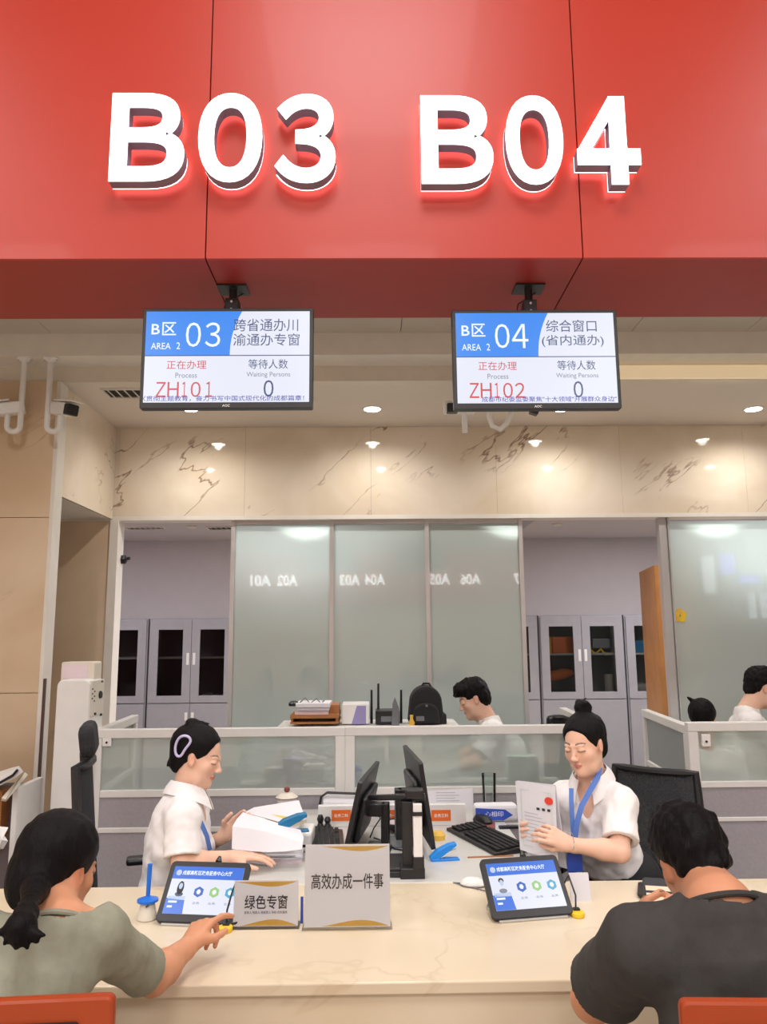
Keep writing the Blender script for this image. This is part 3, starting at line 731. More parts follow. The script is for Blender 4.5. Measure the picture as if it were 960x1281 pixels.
# ============================================================ THINGS ON THE COUNTER
def tablet(px, py, label, rz, person_hair, hand=False):
    c = PZ(px, py, ZC); t = thing('service_tablet', label, 'tablet', (c.x, c.y, ZC), R(rz))
    W, H = .258, .186; tilt = Matrix.Rotation(R(-42), 3, 'X')       # leans back
    def Q(v): return tilt @ Vector(v)
    base = MB(); base.prism([(-.11, 0), (.11, 0), (.11, .008), (-.11, .008)], .0, .13); base.build('stand', 'aluminium', t, bevel=.003)
    MB().prism([(-.11, .0), (.11, .0), (.08, .13), (-.08, .13)][:2]+[(.08, .095), (-.08, .095)], .0, .004, Matrix.Rotation(R(10), 3, 'X'), (0, .125, .004)).build('support', 'aluminium', t)
    b = MB().prism(rrect(-W/2, W/2, .0, H, .014), 0, .016, tilt, (0, .0, .012)).build('casing', 'black_plastic', t, bevel=.002)
    z0, z1, x0, x1 = .024, H-.018, -W/2+.016, W/2-.016
    off = Vector((0, 0, .012)); M4 = Matrix.Translation(off) @ tilt.to_4x4()
    s = MB().prism([(x0, z0), (x1, z0), (x1, z1), (x0, z1)], -.001, .001, tilt, off).build('screen', 'lit_white', t)
    SX = lambda u: x0+(x1-x0)*u; SZ = lambda v: z1-(z1-z0)*v
    def poly(p, m, nm, dy=.0): MB().prism(p, -.0016-dy, -.001-dy, tilt, off).build(nm, m, s)
    poly([(SX(0), SZ(.27)), (SX(1), SZ(.27)), (SX(1), SZ(0)), (SX(0), SZ(0))], 'lit_deep', 'screen_banner')
    poly(ellipse(SX(.08), SZ(.14), .009, .009), 'lit_pale', 'banner_emblem', .0005)
    def T(body, u0, u1, v0, v1, m, bold=0): lettering(body, (SX(u0), SX(u1), SZ(v1), SZ(v0)), -.0022, m, s, bold=bold, th=.0004, M=M4)
    T('成都高新区政务服务中心大厅', .135, .84, .09, .19, 'lit_text', .02)
    poly([(SX(0), SZ(1)), (SX(.28), SZ(1)), (SX(.26), SZ(.72)), (SX(0), SZ(.68))], 'lit_deep', 'lower_card')
    poly([(SX(.02), SZ(.72)), (SX(.26), SZ(.72)), (SX(.26), SZ(.64)), (SX(.02), SZ(.64))], 'lit_pale', 'name_band')
    for k, v in enumerate((.74, .84)): poly([(SX(.04), SZ(v+.04)), (SX(.16-.05*k), SZ(v+.04)), (SX(.16-.05*k), SZ(v)), (SX(.04), SZ(v))], 'lit_text', 'text_line', .0006)
    # portrait picture: plain head and shoulders
    poly(ellipse(SX(.16), SZ(.60), .013, .007), 'lit_grey' if not person_hair else 'lit_navy', 'portrait_shoulders', .0004)
    if person_hair: poly(ellipse(SX(.16), SZ(.47), .0105, .021), 'ink', 'portrait_hair', .0006)
    else: poly(ellipse(SX(.16), SZ(.38), .0085, .008), 'ink', 'portrait_hair', .0006)
    poly(ellipse(SX(.16), SZ(.43), .006, .0095), 'lit_pale', 'portrait_face', .001)
    for u, m in ((.43, 'lit_royal'), (.65, 'lit_green'), (.87, 'lit_cyan')):
        poly([(SX(u)+.0165*math.sin(math.pi*k/3), SZ(.54)+.0165*math.cos(math.pi*k/3)) for k in range(6)][::-1], m, 'menu_icon', .0004)
        poly(ellipse(SX(u), SZ(.54), .007, .008, 6), 'lit_text', 'icon_mark', .0010)
    for u in (.43, .65, .87): T('业务', u-.05, u+.05, .75, .80, 'lit_grey')
    cx = Q((.02, .008, H+.004)) + off
    MB().tube([tuple(cx), tuple(cx+Vector((.0, .012, .014)))], [.011, .004], 8).build('camera_stub', 'black_plastic', t)
    return t
tb1 = tablet(245, 1160, 'tablet with blue and white screen touched by the woman in green', -8, True)
tb2 = tablet(669, 1152, 'tablet with blue and white screen beside the yellow card reader', 10, False)

def sign_stand(x0, x1, y0, y1, label, body, tb, sub=None, swoosh_top=None, rz=0.0, bold=.02):
    """acrylic sign standing on the counter; its printed sheet faces the public"""
    c = PZ((x0+x1)/2, y1, ZC); k = 960/ (Vector((c.x, c.y, ZC-CAMH)) @ (CM @ Vector((0, 0, -1))))
    W = (x1-x0)/k; H = (y1-y0)/k/.955
    t = thing('acrylic_sign', label, 'sign', (c.x, c.y, ZC), R(rz))
    tl = Matrix.Rotation(R(-9), 3, 'X')
    MB().box(-W/2-.004, W/2+.004, -.012, .055, 0, .004).build('foot', 'acrylic', t)
    MB().prism([(-W/2, 0), (W/2, 0), (W/2, H), (-W/2, H)], -.003, -.001, tl, (0, 0, .004)).build('clear_front', 'acrylic', t)
    s = MB().prism([(-W/2+.001, 0.001), (W/2-.001, .001), (W/2-.001, H-.001), (-W/2+.001, H-.001)], 0, .002, tl, (0, 0, .004)).build('sheet', 'sign_sheet', t)
    SX = lambda u: -W/2+W*u; SZ = lambda v: H*(1-v)
    M4 = Matrix.Translation((0, 0, .004)) @ tl.to_4x4()
    def poly(p, m, nm): MB().prism(p, -.0006, .0004, tl, (0, 0, .004)).build(nm, m, s)
    u0, u1, v0, v1 = tb
    lettering(body, (SX(u0), SX(u1), SZ(v1), SZ(v0)), 0, 'ink', s, bold=bold*.5, th=.0008, M=M4)
    if sub: lettering(sub, (SX(u0), SX(u1), SZ(v1+.10), SZ(v1+.04)), 0, 'ink', s, th=.0006, M=M4)
    top, bot = swoosh_top
    n = 12
    for (a, b, v, hh, up) in (top, bot):
        f = [(SX(a+(b-a)*k/n), SZ(v - up*hh*math.sin(math.pi*(k/n)**1.3))) for k in range(n+1)]
        g = [(SX(a+(b-a)*k/n), SZ(v)) for k in range(n, -1, -1)]
        pl_ = f+g
        if up < 0: pl_ = pl_[::1]
        else: pl_ = pl_[::-1]
        poly(pl_, 'gold', 'swoosh')
    return t
sign_stand(291, 373, 1110, 1161, 'smaller white acrylic sign reading 绿色专窗 with gold bands', '绿色专窗', (.17, .83, .33, .63), '老年人 残疾人 现役军人 孕妇 优先服务', ((.02, .98, .04, .11, -1), (.1, .98, .98, .13, 1)), rz=0)
sign_stand(380, 489, 1070, 1162, 'larger white acrylic sign reading 高效办成一件事', '高效办成一件事', (.08, .92, .36, .55), None, ((.2, .98, .03, .06, -1), (.2, .98, .985, .07, 1)), rz=0)

# pen on a stand with blue disc base
c = PZ(184, 1150, ZC); t = thing('counter_pen', 'blue counter pen standing in a round blue holder, left of the tablet', 'pen', (c.x, c.y, ZC))
MB().lathe([(.027, 0), (.030, .004), (.022, .045), (.018, .05)], n=20).build('holder', 'cream_plastic', t, smooth=True)
MB().lathe([(.018, .048), (.032, .052), (.032, .058), (.010, .066), (.004, .068)], n=22).build('cap_disc', 'blue_pen', t, smooth=True)
MB().tube([(0, 0, .06), (.003, 0, .16)], [.0065, .0075], 10).build('pen_body', 'blue_pen', t, smooth=True)
MB().tube([(.012, -.03, .05), (.004, -.034, .046)], .003, 6).build('cord_hole', 'black_plastic', t)
# card readers (yellow) with cords
def reader(px, py, label, pts, m='yellow', lean=1):
    c = PZ(px, py, ZC); t = thing('fingerprint_reader', label, 'reader', (c.x, c.y, ZC))
    MB().prism(ellipse(0, .0, .021, .026), 0, .014, Matrix.Rotation(R(90), 3, 'X'), (0, 0, .0)).build('body', m, t, bevel=.003)
    MB().bx((0, .012, .016), (.02, .018, .008)).build('finger_window', 'black_plastic', t, bevel=.002)
    MB().tube([tuple(Vector(p)) for p in pts], .0028, 6).build('cord', 'black_plastic', t, smooth=True)
    return t
reader(723, 1146, 'yellow fingerprint reader with black cord right of the second tablet', [(0, .02, .012), (.004, .03, .05), (-.008, .06, .10), (-.02, .12, .04), (-.04, .2, .004), (-.06, .3, .004)])
reader(282, 1165, 'small yellow reader with black clip at the touching hand', [(0, .02, .012), (.0, .02, .05), (.012, .04, .10), (.018, .05, .115), (.03, .09, .05), (.05, .18, .004)])
# white papers leaning behind the second tablet and small white card
c = PZ(728, 1128, ZC); o = MB().prism([(-.032, 0), (.032, 0), (.03, .085), (-.034, .085)], 0, .003, Matrix.Rotation(R(-12), 3, 'X')).build('blank_card', 'paper'); o.location = c; tag(o, 'blank white card standing behind the yellow fingerprint reader', 'card')
# white mouse-like badge with cable
c = PZ(592, 1108, ZC); t = thing('computer_mouse', 'white mouse with grey cable behind the second tablet', 'mouse', (c.x, c.y, ZC), R(75))
MB().lathe([(.001, 0), (.034, .0), (.036, .008), (.030, .018), (.018, .026), (.001, .029)], (0, 0, 0), 24, Matrix.Diagonal((.8, 1.25, 1)).to_3x3()).build('shell', 'white_plastic', t, smooth=True)
MB().lathe([(.0345, -.0), (.0375, .003), (.0345, .007)], (0, 0, 0), 24, Matrix.Diagonal((.8, 1.25, 1)).to_3x3()).build('rim', 'grey_plastic', t, smooth=True)
MB().tube([(0, .04, .006), (.01, .07, .003), (-.06, -.06, .003), (-.12, -.10, .003)], .002, 6).build('cable', 'grey_plastic', t)

# ============================================================ THINGS ON THE DESK
def keyboard(px, py, rz, label, m='black_plastic'):
    c = PZ(px, py, ZC); t = thing('keyboard', label, 'keyboard', (c.x, c.y, ZC), R(rz))
    MB().prism([(-.075, 0), (.075, 0), (.075, .026), (-.075, .012)], -.22, .22).build('case', m, t, bevel=.004)
    km = MB().box(-.0082, .0082, -.0082, .0082, 0, .007).mesh('key', 'black_matte')
    for i in range(6):
        for j in range(21):
            if (i, j) in ((5, 4), (5, 5), (5, 6), (5, 7), (5, 8)): continue
            if j == 15 or j == 16 and i > 3: continue
            o = bpy.data.objects.new('key', km); COL.objects.link(o); o.parent = t
            x = .06-.0215*i; o.location = (x, -.2+.0198*j, .013+.0093*(x+.075)/.10)
    MB().box(-.056, -.040, -.125, -.028, .012, .020).build('space_bar', 'black_matte', t)
    return t
keyboard(607, 1052, 20, 'black keyboard in front of the woman with the bun')
keyboard(408, 1058, -176, 'dark keyboard beside the papers of the woman with the hair clip')

def monitor(pt, rz, tilt, label, H=.30, W=.5):
    """pt: middle of the panel; the screen faces local -y"""
    t = thing('monitor', label, 'monitor', (pt[0], pt[1], ZC), R(rz)); z = pt[2]-ZC
    tl = Matrix.Rotation(R(tilt), 3, 'X')
    p = MB().prism(rrect(-W/2, W/2, -H/2, H/2, .008), -.006, .012, tl, (0, 0, z)).build('panel', 'black_plastic', t, bevel=.002)
    MB().prism([(-W/2+.008, -H/2+.018), (W/2-.008, -H/2+.018), (W/2-.008, H/2-.008), (-W/2+.008, H/2-.008)], -.007, -.006, tl, (0, 0, z)).build('screen_glass', mat('screen_off', s2l(70, 76, 86), 0.12, coat=.5).name, p)
    MB().prism(rrect(-.17, .17, -.10, .08, .02), .012, .035, tl, (0, 0, z)).build('back_cover', 'black_plastic', t, bevel=.01)
    return t, z
ml = P(452, 1010, 3.3); mr = P(524, 992, 3.38)
t1, z1_ = monitor(ml, 90+180-8, -13, 'black monitor seen edge-on, left of the two, facing the woman with the hair clip')
t2, z2_ = monitor(mr, 90+5, -8, 'black monitor seen from behind its edge, right of the two, facing the bun', H=.33)
# stand of left monitor
c = PZ(470, 1062, ZC)
for t_, foot, z in ((t1, (-.0, .10), z1_),):
    MB().box(-.08, .08, .02, .125, 0, .012).build('foot', 'black_plastic', t_, bevel=.004)
    MB().box(-.03, .03, .085, .115, .012, z+.02).build('neck', 'black_plastic', t_, bevel=.003)
    MB().box(-.03, .03, .03, .10, z-.03, z+.02).build('neck_joint', 'black_plastic', t_, bevel=.004)
MB().lathe([(.085, 0), (.085, .008), (.07, .014), (.03, .02)], (0, .085, 0), 24).build('foot', 'grey_plastic', t2, smooth=True)
MB().box(-.03, .03, .07, .10, .01, z2_+.02).build('neck', 'black_plastic', t2, bevel=.003)
MB().box(-.03, .03, .03, .09, z2_-.03, z2_+.02).build('neck_joint', 'black_plastic', t2, bevel=.004)
# camera stand: dark post with white bar and a horizontal arm
a = P(517, 1095, 3.0); t = thing('document_camera', 'black stand with white strip and long horizontal arm between the monitors', 'stand', (PZ(512, 1100, ZC).x, PZ(512, 1100, ZC).y, ZC))
Yd = PZ(512, 1100, ZC).y; q = lambda px, py, Y=Yd: P(px, py, Y)
def wbox(px0, px1, py0, py1, Y, d): a, b = P(px0, py1, Y), P(px1, py0, Y); return MB().box(a.x, b.x, Y, Y+d, a.z, b.z)
z_ = ZC+.003
wbox(501, 532, 1086, 1102, Yd, .09).build('base', 'black_plastic', t, bevel=.004, world=True)
wbox(504, 516, 1003, 1090, Yd+.03, .03).build('column', 'black_plastic', t, bevel=.002, world=True)
wbox(518, 528, 1006, 1077, Yd-.004, .02).build('white_strip', 'white_plastic', t, bevel=.002, world=True)
wbox(516, 529, 1016, 1021, Yd-.008, .028).build('clip', 'black_plastic', t, world=True)
wbox(517, 531, 1072, 1088, Yd-.006, .03).build('lower_joint', 'black_plastic', t, bevel=.003, world=True)
MB().tube([P(532, 997, Yd+.04), P(500, 997, Yd+.06), P(463, 998, Yd+.22)], [.014, .012, .010], 10).build('arm', 'black_plastic', t, smooth=True, world=True)
wbox(508, 530, 988, 1000, Yd+.015, .05).build('head', 'black_plastic', t, bevel=.005, world=True)
MB().tube([P(504, 1003, Yd+.06), P(499, 1010, Yd+.05), P(500, 1022, Yd+.05), P(506, 1030, Yd+.04)], .0025, 6).build('cable', 'black_plastic', t, world=True)
# black tray / laptop dock behind the big sign
c0 = PZ(452, 1100, ZC); t = thing('laptop', 'closed black laptop lying behind the larger acrylic sign', 'laptop', (c0.x, c0.y, ZC))
MB().box(-.13, .17, .01, .20, .0, .022).build('base', 'black_plastic', t, bevel=.004)
MB().box(-.13, .17, .01, .20, .023, .034).build('lid', 'black_plastic', t, bevel=.004)
# cables between the monitors
for pts, lab in ((((462, 1022), (470, 1012), (476, 1024), (468, 1036), (463, 1048)), 'looped black cable hanging at the left monitor'),
                 (((468, 1048), (480, 1052), (494, 1062), (508, 1064)), 'black cable lying from the left monitor to the stand')):
    o = MB().tube([P(x, y, 3.38 if k else 3.36) if 'hang' in lab else PZ(x, y, ZC+.004) for k, (x, y) in enumerate(pts)], .003, 6).build('cable', 'black_plastic', smooth=True); tag(o, lab, 'cable')
# staplers
def stapler(c, rz, m, label, op=22, s=1.0):
    t = thing('stapler', label, 'stapler', c, R(rz))
    MB().prism([(-.055*s, 0), (.055*s, 0), (.055*s, .006*s), (-.055*s, .010*s)], -.017*s, .017*s).build('base', m, t, bevel=.002)
    MB().prism([(-.055*s, 0), (.05*s, .004*s), (.05*s, .012*s), (-.055*s, .016*s)], -.008*s, .008*s, Matrix.Rotation(R(-op*.55), 3, 'Y'), (0, 0, .014*s)).build('magazine', 'chrome', t)
    pf = [(-.060, -.004), (-.03, .000), (.055, .004), (.058, .016), (.03, .026), (-.02, .032), (-.058, .024)]
    MB().prism([(x*s, z*s) for x, z in pf], -.015*s, .015*s, Matrix.Rotation(R(-op), 3, 'Y'), (-.0, 0, .022*s)).build('handle', m, t, bevel=.004)
    return t
c = PZ(557, 1076, ZC); stapler((c.x, c.y, ZC), 8, 'blue_plastic', 'bright blue open stapler on the desk by the black stand', 30, 1.0)
# documents and other things at the back of the desk
def flat(px, py, z, w, d, rz, m, label, th=.002, name='document', cat='paper', tilt=0):
    c = PZ(px, py, z); o = MB().obox((0, 0, th/2), (w, d, th), Matrix.Rotation(R(tilt), 3, 'X')).build(name, m); o.location = (c.x, c.y, z); o.rotation_euler = (0, 0, R(rz)); tag(o, label, cat); return o
# long white name-plate board with three orange plates
Yn = 3.66
a, b = P(398, 1033, Yn), P(583, 1006, Yn)
t = thing('window_plate_board', 'long white board carrying three orange name plates at the desk back', 'sign board', ((a.x+b.x)/2, Yn, ZC))
MB().box(a.x, b.x, Yn, Yn+.03, ZC, b.z).build('board', 'white_plastic', t, bevel=.003, world=True)
for (p, q_, body) in ((415, 439, '业务二科'), (479, 503, '业务一科'), (540, 564, '业务三科')):
    u, v = P(p, 1027, Yn), P(q_, 1013, Yn)
    pp = MB().box(u.x, v.x, Yn-.003, Yn, u.z, v.z).build('name_plate', 'orange_plate', t, world=True)
    lettering(body, (u.x+.012, v.x-.012, u.z+.016, v.z-.016), Yn-.003, 'white_ink', pp, bold=.01, th=.0006)
# papers leaning on the partition
def lean(px0, px1, py0, py1, Y, label, m='paper', rz=0, name='document', dx=0.0, lines=True):
    a, b = P(px0, py1, Y), P(px1, py0, Y); zz = max(a.z, ZC)
    o = MB().prism([(a.x, zz), (b.x, zz+.0), (b.x+dx, b.z), (a.x+dx, b.z-.01)], Y, Y+.003).build(name, m)
    tag(o, label, 'paper')
    if lines:
        for k in range(4):
            z = zz+(b.z-zz)*(.35+.14*k); MB().box(a.x+.05, b.x-.07-.02*(k % 2), Y-.0005, Y, z, z+.003).build('text_line', 'paper_lines', o)
    return o
lean(534, 592, 986, 1035, 4.02, 'white document sheet leaning on the partition above the right orange plate')
# binder at left of the board
a, b = P(402, 1010, 3.98), P(448, 991, 3.98)
t = thing('ring_binder', 'white ring binder with black spine clip behind the left orange plate', 'binder', (a.x, 3.98, ZC))
MB().box(a.x, b.x, 3.975, 4.04, ZC, a.z-.005).build('body', 'white_plastic', t, world=True)
MB().tube([(a.x-.01, 3.985, a.z-.005), (a.x-.0, 3.98, b.z-.02), (a.x+.03, 3.98, b.z), (b.x, 3.985, b.z-.008), (b.x+.02, 4.0, a.z)], .006, 8).build('rim', 'black_plastic', t, world=True)
MB().sheet([[(a.x+.01+(b.x-a.x)*u, Y_, a.z-.008+(b.z-a.z)*v-.01*u) for u in (0, .33, .66, 1)] for (Y_, v) in ((3.97, 0), (3.974, .5), (4.0, .95))], .004).build('cover_sheet', 'paper', t, world=True)
lean(466, 506, 1000, 1008, 4.02, 'folded white papers behind the middle orange plate', lines=False)
# mug with lid
c = PZ(359, 1006, ZC+.0); c = Vector((PX(359, 1000, 3.72), 3.72, ZC))
t = thing('lidded_mug', 'white mug with a brown-knobbed lid behind the raised papers', 'mug', c)
zt = P(359, 998, 3.72).z-ZC
MB().lathe([(.038, 0), (.044, .01), (.046, zt)], n=24).build('cup', 'white_plastic', t, smooth=True)
MB().lathe([(.05, zt), (.052, zt+.004), (.03, zt+.02), (.008, zt+.026)], n=24).build('lid', 'cream_plastic', t, smooth=True)
MB().lathe([(.047, zt+.002), (.0525, zt+.001), (.0525, zt+.003), (.047, zt+.0035)], n=24).build('lid_rim', 'maroon', t, smooth=True)
MB().lathe([(.006, zt+.024), (.014, zt+.032), (.013, zt+.044), (.004, zt+.05)], n=14).build('knob', 'maroon', t, smooth=True)
MB().tube([(-.045, 0, zt*.75), (-.07, 0, zt*.7), (-.075, 0, zt*.45), (-.045, 0, zt*.3)], .006, 8).build('handle', 'maroon', t, smooth=True)
# bowl, blue gift box, glass, phone, red folder, small pots
c = PZ(498, 1040, ZC); t = thing('bowl', 'dark striped shallow bowl behind the black stand', 'bowl', (c.x, c.y, ZC))
MB().lathe([(.02, 0), (.045, .012), (.065, .04), (.062, .042), (.04, .018), (.001, .01)], n=24).build('dish', 'black_plastic', t, smooth=True)
MB().lathe([(.001, .028), (.05, .032), (.058, .037)], n=24).build('filling', 'paper_pink', t, smooth=True)
c = PZ(620, 1026, ZC); t = thing('tissue_pack', 'blue and white tissue pack at the back right of the desk', 'pack', (c.x, c.y, ZC), R(2))
MB().box(-.10, .10, -.04, .04, 0, .075).build('wrapper', 'paper', t, bevel=.015)
MB().prism([(-.098, .008), (.03, .008), (.075, .03), (.04, .055), (-.098, .064)], -.0415, -.0395).build('blue_print', 'deep_blue', t)
lettering('心相印', (-.055, .03, .025, .048), -.0415, 'white_ink', t, th=.0004)
c = Vector((PX(612, 1005, 4.0), 3.98, ZC)); t = thing('drinking_glass', 'clear drinking glass behind the blue tissue pack', 'glass', c)
MB().lathe([(.03, 0), (.036, .17), (.034, .17), (.028, .006), (.001, .004)], n=20).build('body', 'clear_glass', t, smooth=True)
flat(596, 1033, ZC, .17, .11, -8, 'maroon', 'dark red folder under the end of the right keyboard', .004, 'folder', 'folder')
flat(640, 1036, ZC, .11, .03, 4, 'black_plastic', 'thin black pen case between keyboard and document', .01, 'pen_case', 'case')
flat(570, 1031, ZC, .10, .015, 0, 'black_matte', 'short black ruler strip below the right orange plate', .008, 'ruler', 'ruler')
c = PZ(604, 1030, ZC); t = thing('computer_mouse', 'black mouse behind the right keyboard', 'mouse', (c.x, c.y, ZC+.004), R(40))
MB().lathe([(.001, 0), (.03, 0), (.032, .01), (.022, .03), (.001, .036)], (0, 0, 0), 20, Matrix.Diagonal((1, 1.7, 1)).to_3x3()).build('shell', 'black_plastic', t, smooth=True)
MB().lathe([(.001, .030), (.004, .032), (.004, .038), (.001, .040)], (0, .02, 0), 8).build('wheel', 'grey_plastic', t)
flat(614, 1072, ZC, .18, .012, 5, 'wood_tray', 'thin wooden ruler in front of the right keyboard', .003, 'ruler', 'ruler')
for px, py, h, lab in ((401, 1040, .07, 'small dark figurine at the left, beside the left keyboard'), (410, 1038, .055, 'small dark figurine at the right, beside the left keyboard')):
    c = PZ(px, py, ZC); o = MB().lathe([(.02, 0), (.022, .01), (.010, h*.5), (.016, h*.75), (.009, h)], c, 12).build('figurine', 'black_plastic', smooth=True); tag(o, lab, 'figurine')
c = PZ(548, 1050, ZC); o = MB().lathe([(.03, 0), (.032, .02), (.02, .032)], c, 14).build('sticky_note_roll', 'gold', smooth=True); tag(o, 'pale yellow tape roll behind the blue stapler', 'tape')
flat(360, 1078, ZC, .11, .07, 4, 'paper_pink', 'blank pinkish note slip in front of the open papers', .006, 'note', 'paper')
o = MB().box(-.004, .004, -.002, .002, 0, .075).build('barcode_strip', 'deep_blue'); o.location = PZ(377, 1158, ZC) + Vector((0, .02, 0)); tag(o, 'narrow blue strip standing between the two acrylic signs', 'strip')
# papers of the woman with the hair clip
t = thing('open_document', 'curled white printed sheets lying in front of the woman with the hair clip', 'paper', PZ(335, 1070, ZC))
c = lambda px, py, z: tuple(PZ(px, py, z))
MB().sheet([[c(290, 1076, ZC+.004), c(335, 1082, ZC+.004), c(378, 1076, ZC+.006)], [c(292, 1064, ZC+.006), c(335, 1064, ZC+.008), c(380, 1062, ZC+.008)]], .003).build('lower_sheet', 'paper', t, world=True)
up = MB().sheet([[tuple(P(290+u*88, 1062-u*0+4*math.sin(u*3), 3.0)) for u in (0, .25, .5, .75, 1)],
            [tuple(P(291+u*88, 1045-7*(1-u)+14*u*u-4, 3.02)) for u in (0, .25, .5, .75, 1)],
            [tuple(P(296+u*84, 1025+0*(1-u)+22*u, 3.06)) for u in (0, .25, .5, .75, 1)],
            [tuple(P(304+u*72, 1016+22*u, 3.12)) for u in (0, .25, .5, .75, 1)]], .002).build('raised_sheet', 'paper', t, smooth=True, world=True)
MB().sheet([[tuple(P(306, 1016, 3.2)), tuple(P(372, 1034, 3.2))], [tuple(P(318, 1010, 3.35)), tuple(P(383, 1026, 3.35))], [tuple(P(330, 1008, 3.5)), tuple(P(374, 1001, 3.5))]], .002).build('rear_sheet', 'paper', t, smooth=True, world=True)
MB().sheet([[c(300, 1072, ZC+.010), c(370, 1071, ZC+.012)], [c(300, 1070.6, ZC+.0102), c(370, 1069.6, ZC+.0122)]], .0004).build('text_line', 'paper_lines', t, world=True)
MB().sheet([[tuple(P(332, 1024, 3.24)), tuple(P(352, 1029, 3.24))], [tuple(P(334, 1018, 3.3)), tuple(P(364, 1022, 3.3))]], .008).build('yellow_note', 'gold', t, world=True)
c = P(366, 1034, 3.13); stapler((c.x, c.y, c.z-.02), 12, 'teal_plastic', 'teal stapler lying on the raised papers', 24, 1.15)
# the white machine body between papers and keyboard
c = PZ(382, 1064, ZC); t = thing('receipt_printer', 'small white receipt printer between papers and left keyboard', 'printer', (c.x, c.y, ZC))
MB().box(-.035, .03, -.03, .14, 0, .075).build('body', 'white_plastic', t, bevel=.012)
MB().box(-.015, .015, -.031, -.029, .02, .03).build('slot', 'black_matte', t)

# ============================================================ BEHIND THE PARTITION
Yk = 4.45
zt = zp-.03
def kk(px, py, Y=Yk): return P(px, py, Y)
# low cupboard that carries them
x0, x1 = PX(360, 900, Yk), PX(562, 900, Yk)
o = thing('side_cupboard', 'low white cupboard behind the partition carrying tray, router and backpack', 'cupboard', ((x0+x1)/2, Yk, 0))
zc_ = P(450, 907, Yk).z
MB().box(x0-.05, x1+.05, Yk-.12, Yk+.28, zc_-.03, zc_).build('top', 'white_frame', o, world=True)
MB().box(x0-.04, x1+.04, Yk-.10, Yk+.26, 0, zc_-.03).build('body', 'white_frame', o, world=True)
t = thing('wooden_tray', 'brown wooden tray holding papers behind the partition', 'tray', (PX(393, 900, Yk), Yk, zc_))
wbox(363, 424, 894, 899, Yk-.08, .3).build('shelf', 'wood_tray', t, world=True)
wbox(363, 424, 903, 906, Yk-.08, .3).build('base', 'wood_tray', t, world=True)
wbox(412, 424, 882, 894, Yk-.02, .2).build('side_block', 'wood_tray', t, world=True)
for p in (364, 420): wbox(p, p+3, 898, 904, Yk-.07, .28).build('side', 'wood_tray', t, world=True)
for i, (a, b, y0, y1, m) in enumerate(((369, 411, 889, 894, 'paper_pink'), (371, 412, 885, 889, 'paper'), (370, 413, 880, 885, 'paper'))):
    o = wbox(a, b, y0, y1, Yk-.06-.01*i, .22).build('paper_stack', m); tag(o, ['bottom pinkish paper layer in the wooden tray', 'middle white paper layer in the wooden tray', 'top white paper layer in the wooden tray'][i], 'paper')
o = MB().tube([kk(374, 880), kk(382, 873), kk(388, 880), kk(396, 874), kk(402, 880), kk(406, 876)], .0035, 6).build('cable', 'grey_plastic', smooth=True); tag(o, 'curly grey cable on the papers in the wooden tray', 'cable')
o = MB().lathe([(.001, 0), (.03, 0), (.032, .014), (.018, .026), (.001, .03)], kk(368, 883), 14).build('computer_mouse', 'black_plastic', smooth=True); tag(o, 'small black mouse at the left end of the wooden tray', 'mouse')
t = thing('magazine_box', 'white and violet magazine box beside the wooden tray', 'box', (PX(445, 890, Yk), Yk, zc_))
wbox(428, 462, 881, 906, Yk, .2).build('body', 'white_plastic', t, world=True, bevel=.003)
q0 = P(440, 906, Yk-.002); q1 = P(458, 883, Yk-.002)
MB().prism([(q0.x, q0.z), (q1.x, q0.z), (q1.x, q1.z), (q0.x+.03, q1.z)], Yk-.003, Yk).build('violet_print', 'violet_card', t, world=True)
t = thing('wireless_router', 'black wireless router with three upright antennas', 'router', (PX(483, 900, Yk), Yk, zc_))
wbox(470, 500, 889, 906, Yk-.02, .15).build('body', 'black_plastic', t, bevel=.004, world=True)
wbox(477, 492, 896, 903, Yk-.023, .004).build('sticker', 'grey_plastic', t, world=True)
for (p, y) in ((465, 863), (473.5, 855), (502, 863)): MB().tube([kk(p, 905, Yk+.08), kk(p, y, Yk+.08)], [.008, .006], 8).build('antenna', 'black_plastic', t, world=True)
MB().prism([(kk(490, 905).x, zc_), (kk(499, 905).x, zc_), (kk(499, 880).x, kk(499, 885).z), (kk(494, 870).x, kk(494, 871).z), (kk(491, 880).x, kk(491, 880).z)], Yk-.05, Yk-.03).build('side_fin', 'grey_plastic', t, world=True)
# backpack
t = thing('backpack', 'black backpack standing on the cupboard behind the partition', 'bag', (PX(533, 900, Yk), Yk, zc_))
def arch(px0, px1, py0, py1, Y, d, f=.45):
    a, b = P(px0, py1, Y), P(px1, py0, Y); w_ = (b.x-a.x); cx_ = (a.x+b.x)/2; r = w_*f
    poly = [(a.x, a.z), (b.x, a.z)] + [(b.x-w_*.06*(k/4), a.z+(b.z-a.z-r)*k/4) for k in range(1, 5)] + [(cx_+w_*.44*math.cos(math.pi*k/12), b.z-r+r*math.sin(math.pi*k/12)) for k in range(1, 12)] + [(a.x+w_*.06*(k/4), a.z+(b.z-a.z-r)*k/4) for k in range(4, 0, -1)]
    return MB().prism(poly, Y, Y+d)
arch(511, 556, 858, 907, Yk-.02, .16).build('body', 'black_fabric', t, bevel=.02, world=True)
arch(516, 551, 880, 906, Yk-.065, .05, .3).build('front_pocket', 'black_fabric', t, bevel=.012, world=True)
wbox(521, 531, 896, 902, Yk-.068, .004).build('label', 'grey_plastic', t, world=True)
MB().tube([kk(527, 860, Yk+.05), kk(530, 855, Yk+.05), kk(537, 855, Yk+.05), kk(540, 860, Yk+.05)], .006, 6).build('handle', 'black_fabric', t, world=True)
wbox(551, 559, 893, 907, Yk, .12).build('side_pocket', 'black_fabric', t, bevel=.01, world=True)
MB().bx(kk(534, 883, Yk-.068), (.012, .006, .012)).build('buckle', 'grey_plastic', t, world=True)
